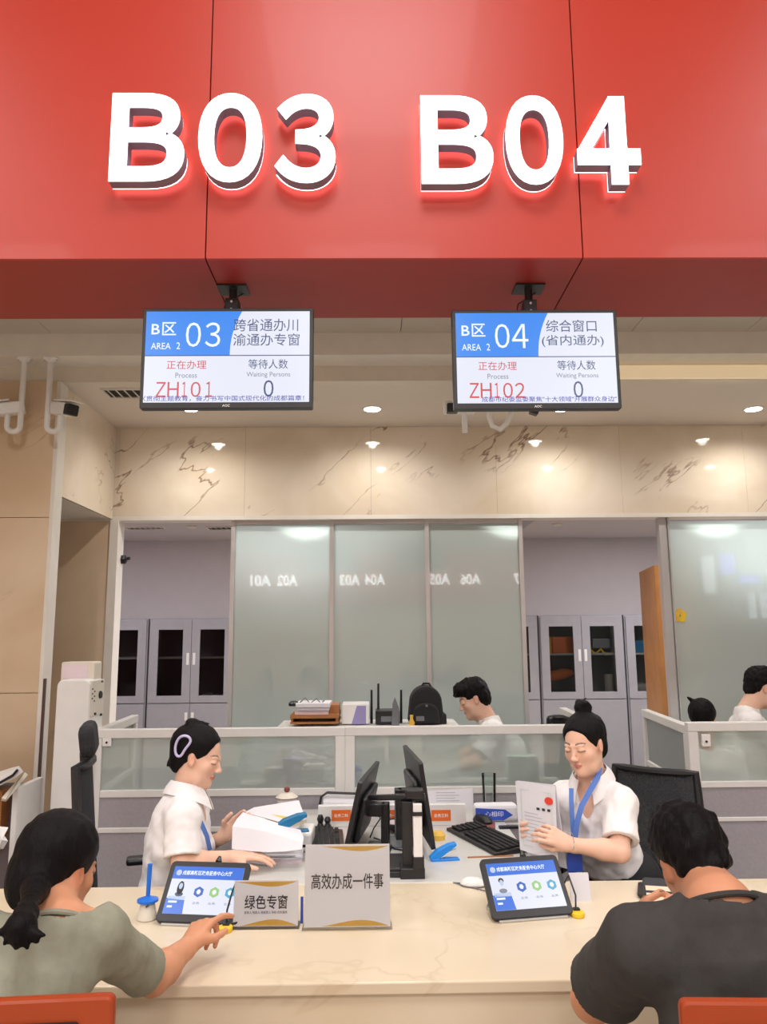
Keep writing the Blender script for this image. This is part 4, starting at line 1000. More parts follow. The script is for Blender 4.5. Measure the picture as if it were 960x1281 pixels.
o = MB().lathe([(.014, 0), (.018, .02), (.008, .04), (.010, .06)], (PX(515, 900, Yk-.08), Yk-.09, zc_), 10).build('figurine', 'gold', smooth=True); tag(o, 'small gold ornament at the lower left of the backpack', 'ornament')
# blurred boxes seen through the partition glass
Yh = 4.23
hs = thing('rear_shelf', 'white ledge behind the frosted partition carrying small boxes', 'shelf', (-.1, Yh, 0))
zs_ = P(430, 978, Yh).z
MB().box(PX(300, 970, Yh), PX(700, 970, Yh), Yh-.05, Yh+.08, zs_-.03, zs_).build('board', 'white_frame', hs, world=True)
for x in (305, 690): MB().box(PX(x, 970, Yh)-.02, PX(x, 970, Yh)+.02, Yh-.05, Yh+.09, 0, zs_-.03).build('leg', 'white_frame', hs, world=True)
for (a, b, y0, m, lab) in ((333, 352, 960, 'white_plastic', 'first white box from the left behind the frosted partition'), (355, 377, 948, 'violet_card', 'violet box behind the frosted partition, between two white ones'), (380, 405, 956, 'white_plastic', 'second white box from the left behind the frosted partition'), (443, 454, 960, 'deep_blue', 'small blue box behind the frosted partition, by its middle post'), (636, 672, 945, 'green_print', 'pale green box behind the frosted partition, left of the document')):
    u, v = P(a, 978, Yh), P(b, y0, Yh)
    o = MB().box(u.x, v.x, Yh-.04, Yh+.06, zs_, v.z).build('storage_box', m, bevel=.004); tag(o, lab, 'box')

# ============================================================ CHAIRS
def office_chair(loc, rz, label, back_h=.52, mesh=True, zseat=.46, bw=.46, headrest=False):
    t = thing('office_chair', label, 'chair', loc, R(rz)); z = zseat      # sitter faces local -y
    MB().prism(rrect(-.24, .24, -.24, .24, .07), 0, .07, Matrix.Rotation(R(90), 3, 'X'), (0, 0, z-.07)).build('seat', 'black_fabric', t, bevel=.02)
    g = [[(bw*(u-.5)*(1-.12*v*v), .20+.05*v+.045*(1-(2*u-1)**2)*-1+.04, z+.08+back_h*v) for u in [k/8 for k in range(9)]] for v in [k/6 for k in range(7)]]
    MB().sheet(g, .012).build('backrest', 'mesh_fabric' if mesh else 'black_fabric', t, smooth=True)
    rim = [g[0][k] for k in range(9)] + [g[i][8] for i in range(1, 7)] + [g[6][k] for k in range(7, -1, -1)] + [g[i][0] for i in range(5, -1, -1)]
    MB().tube(rim, .017, 8).build('back_frame', 'black_plastic', t, smooth=True)
    MB().tube([(0, .12, z-.06), (0, .25, z-.02), (0, .27, z+.25), (0, .26, z+back_h*.8)], .022, 8).build('back_spine', 'black_plastic', t, smooth=True)
    for s in (-1, 1):
        a = MB().tube([(s*.22, .05, z-.05), (s*.29, .04, z-.02), (s*.29, .02, z+.17)], .018, 8).build('arm_post', 'black_plastic', t, smooth=True)
        MB().obox((s*.29, -.02, z+.185), (.07, .26, .028), Matrix.Identity(3)).build('armrest', 'black_plastic', t, bevel=.01)
    MB().tube([(0, 0, .09), (0, 0, z-.07)], .03, 12).build('gas_column', 'black_plastic', t)
    for k in range(5):
        a = 2*math.pi*k/5+.3; x, y = .26*math.cos(a), .26*math.sin(a)
        MB().tube([(0, 0, .10), (x, y, .065)], [.03, .018], 8).build('leg', 'black_plastic', t)
        MB().tube([(x-.014*math.sin(a), y+.014*math.cos(a), .027), (x+.014*math.sin(a), y-.014*math.cos(a), .027)], .027, 12).build('caster', 'black_plastic', t)
    if headrest:
        MB().prism(rrect(-.13, .13, 0, .12, .04), -.035, .02, Matrix.Rotation(R(-8), 3, 'X'), (0, .26, z+back_h+.10)).build('headrest', 'black_fabric', t, bevel=.02)
    return t
ch1 = office_chair((PX(165, 1060, 3.15)+.09, 3.15, 0), 106, 'black office chair of the woman with the hair clip, seen from the side', back_h=.56, mesh=False, headrest=True, zseat=.50, bw=.42)
ch2 = office_chair((PX(795, 1060, 3.28), 3.28, 0), -38, 'black mesh office chair of the woman with the bun', back_h=.47, zseat=.46, bw=.40)
o3 = office_chair((PX(664, 893, 5.0), 4.95, 0), 200, 'dark chair whose top shows over the partition, left of the bun', back_h=.56, mesh=False, zseat=.47, bw=.14)
def public_chair(px, edge, rz, label, sgn, Y):
    """orange shell seat on a steel frame; the sitter faces +y"""
    c = P(px, 1250, Y); w = .42
    t = thing('visitor_chair', label, 'chair', (c.x, Y+.21, 0), R(rz))
    zt = c.z
    MB().prism(rrect(-w/2, w/2, zt-.30, zt, .012), -.02, .0, Matrix.Identity(3), (0, -.2, 0)).build('backrest', 'orange_seat', t, bevel=.006)
    MB().prism(rrect(-w/2+.05, w/2-.05, zt-.20, zt-.035, .01), -.024, -.020, Matrix.Identity(3), (0, -.2, 0)).build('grip_opening', 'black_matte', t)
    MB().box(-w/2, w/2, -.19, .22, .43, .455).build('seat', 'orange_seat', t, bevel=.01)
    for s in (-1, 1):
        MB().tube([(s*.17, -.235, zt-.12), (s*.17, -.23, .43), (s*.17, .16, .42)], .011, 8).build('frame_tube', 'chrome', t, smooth=True)
        MB().tube([(s*.19, -.20, .43), (s*.21, -.25, .0)], .012, 8).build('leg', 'chrome', t)
        MB().tube([(s*.19, .18, .43), (s*.21, .22, .0)], .012, 8).build('leg', 'chrome', t)
    return t
public_chair(-38, 112, 4, 'orange visitor chair under the woman in green, bottom left corner', 1, 1.32)
public_chair(1025, 888, -3, 'orange visitor chair under the man in the grey shirt, bottom right corner', -1, 1.32)

# ============================================================ LEFT SIDE: white machine and kiosk
Yw = 4.0
a, b = P(58, 1080, Yw), P(110, 850, Yw); zt = b.z
x0 = a.x; x1 = PX(108, 950, Yw)
t = thing('water_dispenser', 'tall white rounded cabinet with black knob between column and partition', 'machine', ((x0+x1)/2, Yw+.15, .27))
MB().prism(rrect(x0, x1, .27, zt, .035, 5), Yw, Yw+.21).build('body', 'white_plastic', t, bevel=.008, world=True)
x2 = PX(127, 900, Yw); z0 = P(110, 898, Yw).z
zb2 = P(110, 852, Yw).z
s = MB().box(x1-.01, x1+.004, Yw+.015, Yw+.205, z0, zb2).build('control_side', 'cream_plastic', t, bevel=.004, world=True)
def ctl(px, py, r, nm, m='black_plastic'):
    Yq_ = Yw+.02+.17*(px-111)/16.5; z = P(px, py, Yq_).z
    MB().lathe([(r, 0), (r*.9, .008)], (x1+.004, Yq_, z), 14, Matrix.Rotation(R(90), 3, 'Y')).build(nm, m, s)
ctl(122.5, 869, .020, 'knob'); ctl(116, 893, .007, 'indicator'); ctl(124.5, 894, .007, 'indicator'); ctl(124, 852.5, .006, 'indicator', 'grey_plastic')
for k in range(6):
    y_ = Yw+.03+(k % 2)*.03; z = P(112, 862+k*3, y_).z; MB().box(x1+.004, x1+.0045, y_-.008, y_+.008, z-.004, z+.004).build('print_mark', 'ink', s)
c0, c1 = P(85, 850, Yw+.2), P(127, 827, Yw+.2)
MB().prism(rrect(c0.x, c1.x, zt-.02, c1.z, .012), Yw+.10, Yw+.21).build('rear_hood', 'cream_plastic', t, bevel=.004, world=True)
MB().box(c0.x+.01, c1.x-.035, Yw+.098, Yw+.10, zt, c1.z-.012).build('hood_panel', 'paper_pink', t, world=True)
# cover plate behind it (dark gap)
o = struct(MB().box(xc+.0125, xc+.0185, Y1, Y1+.03, .27, 1.38).build('trim_7', 'dark_edge'))
# kiosk at far left
Yq = 3.8
def k2(px, py, Y=Yq): return P(px, py, Y)
t = thing('service_kiosk', 'white self-service kiosk with curved top at the far left', 'kiosk', (PX(10, 1050, Yq), Yq+.1, .27))
zk = .27
a, b = k2(8, 1105), k2(23, 985)
MB().box(a.x, b.x, Yq, Yq+.28, zk, b.z).build('side_leg', 'white_plastic', t, bevel=.004, world=True)
MB().box(-3.0, a.x-.03, Yq+.1, Yq+.3, zk, b.z-.03).build('cabinet', 'cabinet_dark', t, world=True)
MB().box(-3.0, k2(0, 1000).x-.0, Yq+.02, Yq+.1, k2(0, 1060).z, k2(0, 990).z).build('front_panel', 'wood_tray', t, world=True)
g = [[tuple(P(-70, 968-v*8, Y_)), tuple(P(-25, 974-v*10, Y_)), tuple(P(0, 974-v*9, Y_)), tuple(P(15, 966-v*6, Y_)), tuple(P(24, 959-v*1, Y_))] for v, Y_ in ((0, Yq-.12), (1, Yq+.25))]
MB().sheet(g, .03).build('curved_top', 'white_plastic', t, smooth=True, world=True)
MB().tube([P(-30, 978, Yq-.13), P(0, 979, Yq-.13), P(16, 970, Yq-.13), P(22, 963, Yq-.13)], .006, 8).build('edge_seal', 'black_plastic', t, world=True)
MB().sheet([[tuple(P(2, 998, Yq-.1)), tuple(P(7, 1000, Yq-.1))], [tuple(P(22, 975, Yq)), tuple(P(31, 966, Yq))]], .02).build('bracket', 'cream_plastic', t, world=True)
MB().sheet([[tuple(P(-20, 1065, Yq-.25)), tuple(P(-20, 1046, Yq-.2))], [tuple(P(4, 1062, Yq-.25)), tuple(P(0, 1036, Yq-.2))], [tuple(P(10, 1052, Yq-.25)), tuple(P(2, 1040, Yq-.2))]], .03).build('tray', 'white_plastic', t, world=True)
# ============================================================ PEOPLE
# signed distance fields blended smoothly and skinned with surface nets: one continuous surface per body
def V3(p): return np.array(tuple(p), np.float64)
class SDF:
    def __init__(s, lo, hi, h, big=.06):
        s.lo = V3(lo); s.h = h; s.n = np.maximum(4, np.ceil((V3(hi)-s.lo)/h).astype(int)+1)
        s.F = np.full(tuple(s.n), big, np.float32); s.big = big; s.Rm = np.eye(3); s.o = np.zeros(3); s.sc = 1.0
    def frame(s, R_=None, o=None, sc=1.0):
        s.Rm = np.eye(3) if R_ is None else np.array(R_); s.o = np.zeros(3) if o is None else V3(o); s.sc = sc; return s
    def W(s, p): return s.Rm @ (V3(p)*s.sc) + s.o
    def sub(s, lo, hi):
        a = np.clip(np.floor((lo-s.lo)/s.h).astype(int), 0, s.n-1); b = np.clip(np.ceil((hi-s.lo)/s.h).astype(int)+1, 1, s.n)
        if np.any(b <= a): return None, None
        sl = tuple(slice(a[i], b[i]) for i in range(3))
        g = [(s.lo[i]+s.h*np.arange(a[i], b[i])).astype(np.float32) for i in range(3)]
        return sl, (g[0][:, None, None], g[1][None, :, None], g[2][None, None, :])
    def mix(s, sl, d, k, op):
        F = s.F[sl]
        if op == 'sub': A, B = -F, d
        else: A, B = F, d
        if k > 0:
            h = np.maximum(k-np.abs(A-B), 0)/k; r = np.minimum(A, B)-h*h*k*.25
        else: r = np.minimum(A, B)
        s.F[sl] = -r if op == 'sub' else r
    def cap(s, a, b, ra, rb=None, k=.02, op='add', flat=None):
        """tapered capsule; flat=(axis, factor) squashes it along a world axis"""
        rb = ra if rb is None else rb; a, b = s.W(a), s.W(b); ra *= s.sc; rb *= s.sc; m = max(ra, rb)+k+2.5*s.h
        sl, g = s.sub(np.minimum(a, b)-m, np.maximum(a, b)+m)
        if sl is None: return s
        ab = b-a; L = max(ab @ ab, 1e-9); p = [g[i]-np.float32(a[i]) for i in range(3)]
        t = np.clip((p[0]*ab[0]+p[1]*ab[1]+p[2]*ab[2])/L, 0, 1)
        q = [p[i]-t*np.float32(ab[i]) for i in range(3)]
        if flat is not None:
            ax, f = s.Rm @ V3(flat[0]), flat[1]; dp = (q[0]*ax[0]+q[1]*ax[1]+q[2]*ax[2])*(1/f-1)
            d = np.sqrt((q[0]+dp*ax[0])**2+(q[1]+dp*ax[1])**2+(q[2]+dp*ax[2])**2)-(ra+(rb-ra)*t)
            d = d*min(1, (f+1)/2)
        else: d = np.sqrt(q[0]**2+q[1]**2+q[2]**2)-(ra+(rb-ra)*t)
        s.mix(sl, d, k*s.sc, op); return s
    def chain(s, pts, rs, k=.02, **kw):
        for i in range(len(pts)-1): s.cap(pts[i], pts[i+1], rs[i], rs[i+1], k, **kw)
        return s
    def ell(s, c, r, k=.02, M=None, op='add'):
        c = s.W(c); r = np.array(r)*s.sc; A = s.Rm @ (np.array(M) if M is not None else np.eye(3)); m = r.max()+k+2.5*s.h
        sl, g = s.sub(c-m, c+m)
        if sl is None: return s
        p = [g[i]-np.float32(c[i]) for i in range(3)]
        q = [(p[0]*A[0, i]+p[1]*A[1, i]+p[2]*A[2, i])/r[i] for i in range(3)]
        k0 = np.sqrt(q[0]**2+q[1]**2+q[2]**2)+1e-6; k1 = np.sqrt((q[0]/r[0])**2+(q[1]/r[1])**2+(q[2]/r[2])**2)+1e-6
        s.mix(sl, (k0*(k0-1)/k1).astype(np.float32), k*s.sc, op); return s
    def cut(s, p, n, k=0.0):
        """remove the half space on the side n points to"""
        p = s.W(p); n = s.Rm @ V3(n); n = n/np.linalg.norm(n)
        g = [(s.lo[i]+s.h*np.arange(s.n[i])).astype(np.float32) for i in range(3)]
        d = -((g[0]-p[0])[:, None, None]*n[0]+(g[1]-p[1])[None, :, None]*n[1]+(g[2]-p[2])[None, None, :]*n[2])
        s.mix((slice(None),)*3, d.astype(np.float32), k, 'sub'); return s
    def wrinkle(s, amp, freq, seed=0, ax=(1, 1, 1)):
        rng = np.random.RandomState(seed); g = [(s.lo[i]+s.h*np.arange(s.n[i])).astype(np.float32) for i in range(3)]
        tot = 0
        for k in range(6):
            v = rng.normal(size=3)*np.array(ax); v = v/np.linalg.norm(v)*freq*(.6+.3*k); v2 = rng.normal(size=3)*freq*.5
            w_ = 1.2*np.sin(g[0][:, None, None]*v2[0]+g[1][None, :, None]*v2[1]+g[2][None, None, :]*v2[2])
            tot = tot+np.sin(g[0][:, None, None]*v[0]+g[1][None, :, None]*v[1]+g[2][None, None, :]*v[2]+rng.rand()*6+w_)/(1+.35*k)
        s.F += (tot*amp/3).astype(np.float32); return s
    def mesh(s, name, mats, tint=None, shade=True):
        F = s.F; F[0] = F[-1] = s.big; F[:, 0] = F[:, -1] = s.big; F[:, :, 0] = F[:, :, -1] = s.big
        I = F < 0; c = np.zeros(tuple(s.n-1), np.uint8)
        for dx in (0, 1):
            for dy in (0, 1):
                for dz in (0, 1): c += I[dx:s.n[0]-1+dx, dy:s.n[1]-1+dy, dz:s.n[2]-1+dz]
        act = (c > 0) & (c < 8); idx = np.argwhere(act); ids = np.full(c.shape, -1, np.int32); ids[act] = np.arange(len(idx))
        S = np.zeros((len(idx), 3)); C = np.zeros(len(idx))
        for a in range(3):
            o1, o2 = [x for x in range(3) if x != a]
            for u in (0, 1):
                for v in (0, 1):
                    p = idx.copy(); p[:, o1] += u; p[:, o2] += v; q = p.copy(); q[:, a] += 1
                    f0 = F[p[:, 0], p[:, 1], p[:, 2]]; f1 = F[q[:, 0], q[:, 1], q[:, 2]]; m = (f0 < 0) != (f1 < 0)
                    t = np.where(m, f0/(f0-f1+1e-12), 0); P_ = (p-idx).astype(float); P_[:, a] += t
                    S[m] += P_[m]; C[m] += 1
        v = (idx+S/C[:, None])*s.h+s.lo
        faces = []
        for a in range(3):
            b_, c_ = (a+1) % 3, (a+2) % 3
            sa = [slice(None)]*3; sb = [slice(None)]*3; sa[a] = slice(0, -1); sb[a] = slice(1, None)
            A, B = I[tuple(sa)], I[tuple(sb)]; e = np.argwhere(A != B)
            e = e[(e[:, b_] > 0) & (e[:, c_] > 0) & (e[:, b_] < s.n[b_]-1) & (e[:, c_] < s.n[c_]-1)]
            fl = A[e[:, 0], e[:, 1], e[:, 2]]
            def gid(db, dc): x = e.copy(); x[:, b_] -= db; x[:, c_] -= dc; return ids[x[:, 0], x[:, 1], x[:, 2]]
            q = np.stack([gid(1, 1), gid(0, 1), gid(0, 0), gid(1, 0)], 1); q[~fl] = q[~fl][:, ::-1]; faces.append(q)
        f = np.concatenate(faces); f = f[(f >= 0).all(1)]
        me = bpy.data.meshes.new(name); me.vertices.add(len(v)); me.vertices.foreach_set('co', v.astype(np.float32).ravel())
        me.loops.add(len(f)*4); me.loops.foreach_set('vertex_index', f.astype(np.int32).ravel())
        me.polygons.add(len(f)); me.polygons.foreach_set('loop_start', np.arange(0, len(f)*4, 4, dtype=np.int32)); me.polygons.foreach_set('loop_total', np.full(len(f), 4, np.int32))
        me.polygons.foreach_set('use_smooth', [True]*len(f)); me.update(calc_edges=True)
        for m in (mats if isinstance(mats, list) else [mats]): me.materials.append(MT[m])
        if tint is not None:
            at_ = me.color_attributes.new('tint', 'FLOAT_COLOR', 'POINT'); at_.data.foreach_set('color', tint(v).astype(np.float32).ravel())
        return me

def skin_mat(name, col, lips, brow):
    m = mat(name, col, 0.5, var=0.03, scale=30, sss=0.12, spec=.35); nt = m.node_tree; b = nt.nodes['Principled BSDF']
    at_ = nt.nodes.new('ShaderNodeAttribute'); at_.attribute_name = 'tint'; sp = nt.nodes.new('ShaderNodeSeparateColor'); nt.links.new(at_.outputs['Color'], sp.inputs[0])
    prev = b.inputs['Base Color'].links[0].from_socket
    for ch, c in ((0, lips), (1, brow), (2, tuple(x*y for x, y in zip(col, (1.02, .74, .70))))):
        mx = nt.nodes.new('ShaderNodeMix'); mx.data_type = 'RGBA'; nt.links.new(sp.outputs[ch], mx.inputs['Factor']); nt.links.new(prev, mx.inputs['A']); mx.inputs['B'].default_value = tuple(c)+(1,)
        prev = mx.outputs['Result']
    nt.links.new(prev, b.inputs['Base Color']); return name
skin_mat('skin_fair', s2l(232, 188, 164), s2l(200, 112, 104), s2l(60, 44, 40))
skin_mat('skin_tan', s2l(206, 146, 112), s2l(160, 90, 80), s2l(40, 30, 26))
def hair_mat(name, col):
    m = bpy.data.materials.new(name); m.use_nodes = True; nt = m.node_tree; b = nt.nodes['Principled BSDF']
    b.inputs['Base Color'].default_value = col+(1,); b.inputs['Roughness'].default_value = .55; b.inputs['Specular IOR Level'].default_value = .12
    tc = nt.nodes.new('ShaderNodeTexCoord'); mp = nt.nodes.new('ShaderNodeMapping'); mp.inputs['Scale'].default_value = (1, 1, .16)
    no = nt.nodes.new('ShaderNodeTexNoise'); no.inputs['Scale'].default_value = 260; no.inputs['Detail'].default_value = 3
    nt.links.new(tc.outputs['Object'], mp.inputs[0]); nt.links.new(mp.outputs[0], no.inputs['Vector'])
    bp = nt.nodes.new('ShaderNodeBump'); bp.inputs['Strength'].default_value = .55; bp.inputs['Distance'].default_value = .004
    nt.links.new(no.outputs['Fac'], bp.inputs['Height']); nt.links.new(bp.outputs[0], b.inputs['Normal'])
    rp = nt.nodes.new('ShaderNodeValToRGB'); rp.color_ramp.elements[0].color = tuple(c*.6 for c in col)+(1,); rp.color_ramp.elements[1].color = tuple(c*1.7 for c in col)+(1,)
    nt.links.new(no.outputs['Fac'], rp.inputs[0]); nt.links.new(rp.outputs[0], b.inputs['Base Color']); MT[name] = m
hair_mat('hair_black', (.006, .005, .0055))
mat('shirt_white', s2l(236, 232, 232), .8, scale=40, bump=.05, sheen=.1); mat('tee_white', s2l(232, 230, 230), .85, scale=40, bump=.05)
mat('tee_sage', s2l(142, 142, 124), .9, scale=60, bump=.12, var=.05); mat('tee_grey', s2l(58, 56, 54), .9, scale=60, bump=.12, var=.05)
mat('trousers_black', s2l(28, 28, 32), .85, scale=50, bump=.1); mat('jeans_blue', s2l(70, 80, 104), .9, scale=80, bump=.2)
mat('shoe_dark', s2l(30, 28, 28), .5); mat('lanyard_blue', s2l(84, 120, 196), .7); mat('clip_violet', s2l(196, 190, 226), .35); mat('lash', s2l(40, 28, 26), .7)

def head_frame(fwd, up):
    f = Vector(fwd).normalized(); u = Vector(up); u = (u-f*u.dot(f)).normalized(); r = f.cross(u)
    return np.array([[r.x, f.x, u.x], [r.y, f.y, u.y], [r.z, f.z, u.z]])     # columns: right, forward, up
def add_head(S, fem=True, k=.02):
    j = .0 if fem else .004
    S.ell((0, -.018, .035), (.074, .092, .083), .0)
    S.ell((0, .022, -.022), (.060+j, .062, .082), .03)
    S.cap((-.030-j, .030, -.078), (.030+j, .030, -.078), .026, k=.04)
    S.cap((0, .052, -.098), (0, .064, -.096), .019+j, k=.03)
    for s in (-1, 1):
        S.ell((s*.040, .052, -.026), (.023, .020, .022), .022)
        S.ell((s*.031, .096, .001), (.017, .011, .009), .014, op='sub')
        S.ell((s*.031, .0745, .001), (.0155, .0125, .0125), .006)
        S.cap((s*.012, .083, .017), (s*.042, .074, .020), .005, .004, k=.010)
        S.ell((s*.0745, -.006, -.006), (.007, .017, .029), .006, M=Matrix.Rotation(R(14), 3, 'X') @ Matrix.Rotation(R(-s*18), 3, 'Z'))
        S.ell((s*.084, .000, -.004), (.006, .009, .015), .006, op='sub')
        S.ell((s*.0095, .092, -.035), (.007, .009, .006), .006)
    S.cap((0, .078, .014), (0, .098, -.027), .0065, .0085, k=.012)
    S.ell((0, .101, -.031), (.0085, .009, .008), .006)
    S.ell((0, .081, -.0585), (.016, .0105, .0050), .005)
    S.ell((0, .0795, -.0675), (.013, .0105, .0050), .005)
    S.cap((-.017, .085, -.0632), (.017, .085, -.0632), .0010, k=.003, op='sub')
def head_tint(Rm, o, sc, fem=True, extra=None):
    def f(v):
        q = (v-V3(o)) @ Rm/sc; out = np.zeros((len(v), 4)); out[:, 3] = 1
        lx = np.sqrt((q[:, 0]/.0185)**2+((q[:, 2]+.0632)/.0088)**2+(np.minimum(q[:, 1]-.080, 0)/.012)**2)
        out[:, 0] = np.clip((1.12-lx)*4, 0, .85 if fem else .5)*(q[:, 1] > .07)
        for s in (-1, 1):
            x = s*q[:, 0]; t = np.clip((x-.013)/.034, 0, 1); zc = .024+.006*np.sin(t*2.4)-.004*t
            d = np.abs(q[:, 2]-zc)/(.0036-.0018*t); w_ = np.clip(1.4-d, 0, 1)*(x > .012)*(x < .049)*(q[:, 1] > .04)
            out[:, 1] = np.maximum(out[:, 1], w_*(.92 if fem else .95))
            zl = -.0035+.10*np.abs(x-.031)*.6*(1 if 1 else 0)
            dl = np.abs(q[:, 2]-(zl-.0006))/.0024; w_ = np.clip(1.4-dl, 0, 1)*(x > .017)*(x < .047)*(q[:, 1] > .05)
            out[:, 1] = np.maximum(out[:, 1], w_*.85)
            ch = np.sqrt(((x-.042)/.026)**2+((q[:, 2]+.034)/.022)**2); out[:, 2] = np.maximum(out[:, 2], np.clip(1-ch, 0, 1)*.3*(q[:, 1] > .02))
            ea = np.sqrt(((x-.078)/.02)**2+((q[:, 1]+.005)/.03)**2+((q[:, 2]+.005)/.04)**2); out[:, 2] = np.maximum(out[:, 2], np.clip(1.2-ea, 0, 1)*.5)
        return out
    return f
def hair_cap(S, fem=True, short=False, nz=-.058):
    """hair around the skull with the face and ears left open"""
    if short:
        S.ell((0, -.022, .044), (.083, .100, .088), 0); S.ell((0, .02, .075), (.070, .075, .052), .03)
        S.ell((0, -.06, -.02), (.066, .050, .060), .03)
        S.ell((0, .118, -.040), (.125, .085, .115), .01, op='sub')
        for s in (-1, 1):
            S.ell((s*.094, -.010, -.024), (.036, .040, .040), .01, op='sub')
        S.cut((0, 0, nz), (0, .25, -1), .01)
    else:
        S.ell((0, -.024, .040), (.084, .102, .090), 0)
        S.ell((0, -.070, -.030), (.062, .042, .060), .03)
        S.ell((0, .126, -.030), (.113, .105, .132), .01, op='sub')
        for s in (-1, 1): S.ell((s*.090, -.006, -.014), (.034, .022, .032), .008, op='sub')
        S.cut((0, 0, -.070), (0, .35, -1), .01)

def hand(S, wr, f, p, side, curl=(25, 35, 20), spread=4, thumb=(.55, .35), sc=1.0, tcurl=25, k=.010, fingers=None):
    """wr wrist, f finger direction, p palm normal (towards the palm side), side +1 when the thumb is on +lat"""
    f = Vector(f).normalized(); p = Vector(p); p = (p-f*p.dot(f)).normalized(); lat = f.cross(p)*side
    wr = Vector(wr); L = .082*sc
    kn = []
    for i in range(4):
        off = (.028-.019*i)*sc; b = wr+lat*(off*.55); e = wr+lat*off+f*(L-(.003, 0, .004, .011)[i]*sc)-p*(.002*sc)
        kn.append(e); S.cap(b+f*.012*sc, e, .0125*sc, .0105*sc, k=.012)
    S.cap(wr-f*.015, wr+f*.03*sc, .023*sc, .020*sc, k=.02, flat=(p, .72))
    for i in range(4):
        ll = ((.040, .025, .021), (.044, .029, .022), (.041, .027, .022), (.032, .020, .019))[i]
        a = 0; q = kn[i]; d0 = (f+lat*math.tan(R(spread*(1.5-i)))).normalized(); cc = fingers[i] if fingers else curl
        r = (.0088, .0090, .0086, .0076)[i]*sc
        for j in range(3):
            a += cc[j]; ax = lat*side
            d = d0*math.cos(R(a))+p*math.sin(R(a)); e = q+d*ll[j]*sc
            S.cap(q, e, r*(1-.08*j), r*(.92-.10*j), k=.003); q = e
    b = wr+f*.020*sc+lat*.024*sc+p*.004*sc; d = (f*(1-thumb[0])+lat*thumb[0]+p*thumb[1]).normalized()
    m = b+d*.040*sc; S.cap(b-d*.01, m, .0145*sc, .0110*sc, k=.014)
    d = (d+(-lat*math.sin(R(tcurl))+f*.45)).normalized(); e = m+d*.030*sc; S.cap(m, e, .0105*sc, .0092*sc, k=.004)
    d = (d+f*.25).normalized(); S.cap(e, e+d*.020*sc, .0095*sc, .0080*sc, k=.003)

def torso_axes(J):
    lat = (Vector(J['shR'])-Vector(J['shL'])).normalized(); up = (Vector(J['neck'])-Vector(J['pelvis'])); up = (up-lat*up.dot(lat)).normalized()
    fw = up.cross(lat); return lat, fw, up      # right, forward, up
def torso(S, J, g=0.0, fem=True, w_=1.0):
    lat, fw, up = torso_axes(J); M = np.array([[lat[i], fw[i], up[i]] for i in range(3)])
    pe, ch, nk = Vector(J['pelvis']), Vector(J['chest']), Vector(J['neck'])
    wa = pe.lerp(ch, .5)
    S.ell(pe, ((.165 if fem else .165)*w_+g, .115+g, .12), 0, M); S.ell(wa, ((.128 if fem else .15)*w_+g, .10+g, .15), .06, M)
    S.ell(ch, ((.145 if fem else .17)*w_+g, .105+g, .15), .06, M)
    if fem:
        for s in (-1, 1): S.ell(ch+fw*.085+lat*s*.06-up*.03, (.055+g*.5, .045+g*.5, .05), .035, M)
    for s in ('R', 'L'):
        sh = Vector(J['sh'+s]); S.cap(ch+up*.06, sh, .065+g, .042+g, k=.05); S.cap(nk-up*.03, sh, .032+g, .036+g, k=.04)
def arm(S, J, s, r=(.045, .040, .036, .026), g=0.0):
    sh, el, wr = Vector(J['sh'+s]), Vector(J['el'+s]), Vector(J['wr'+s]); mu = el.lerp(wr, .3)
    S.cap(sh, el, r[0]+g, r[1]*.92+g, k=.02); S.cap(el, mu, r[1]*.9+g, r[2]*1.02+g, k=.02); S.cap(mu, wr, r[2]*1.02+g, r[3]*.92+g, k=.02)

def bounds(pts, m): a = np.array([tuple(p) for p in pts]); return a.min(0)-m, a.max(0)+m
def legs_mesh(J, g=.0, cloth='trousers_black', waist=False):
    L = {}
    pts = [J['pelvis']]+[J[k+s] for k in ('hip', 'kn', 'an') for s in 'RL']
    lo, hi = bounds(pts, .2); S = SDF(lo, hi, .009)
    lat, fw, up = torso_axes(J); M = np.array([[lat[i], fw[i], up[i]] for i in range(3)])
    S.ell(J['pelvis'], (.18, .135, .12), 0, M)
    if waist: S.ell(Vector(J['pelvis'])+up*.10, (.152, .122, .10), .04, M)
    for s in 'RL':
        S.cap(J['hip'+s], J['kn'+s], .088, .062, k=.05); S.cap(J['kn'+s], J['an'+s], .060, .045, k=.03)
    return S.mesh('trousers', cloth)
def shoes(J, par, s):
    an = Vector(J['an'+s]); d = Vector(J['kn'+s])-Vector(J['hip'+s]); d.z = 0; d.normalize(); a = Vector((an.x, an.y, .035))
    S = SDF(*bounds([a-d*.08, a+d*.2], .08), .007)
    S.cap(a-d*.05, a+d*.12, .040, .036, k=.02); S.cap(a-d*.03, Vector((an.x, an.y, .09)), .038, .035, k=.03); S.cut((0, 0, .002), (0, 0, -1))
    put('shoe', S.mesh('shoe', 'shoe_dark'), par, world=True)

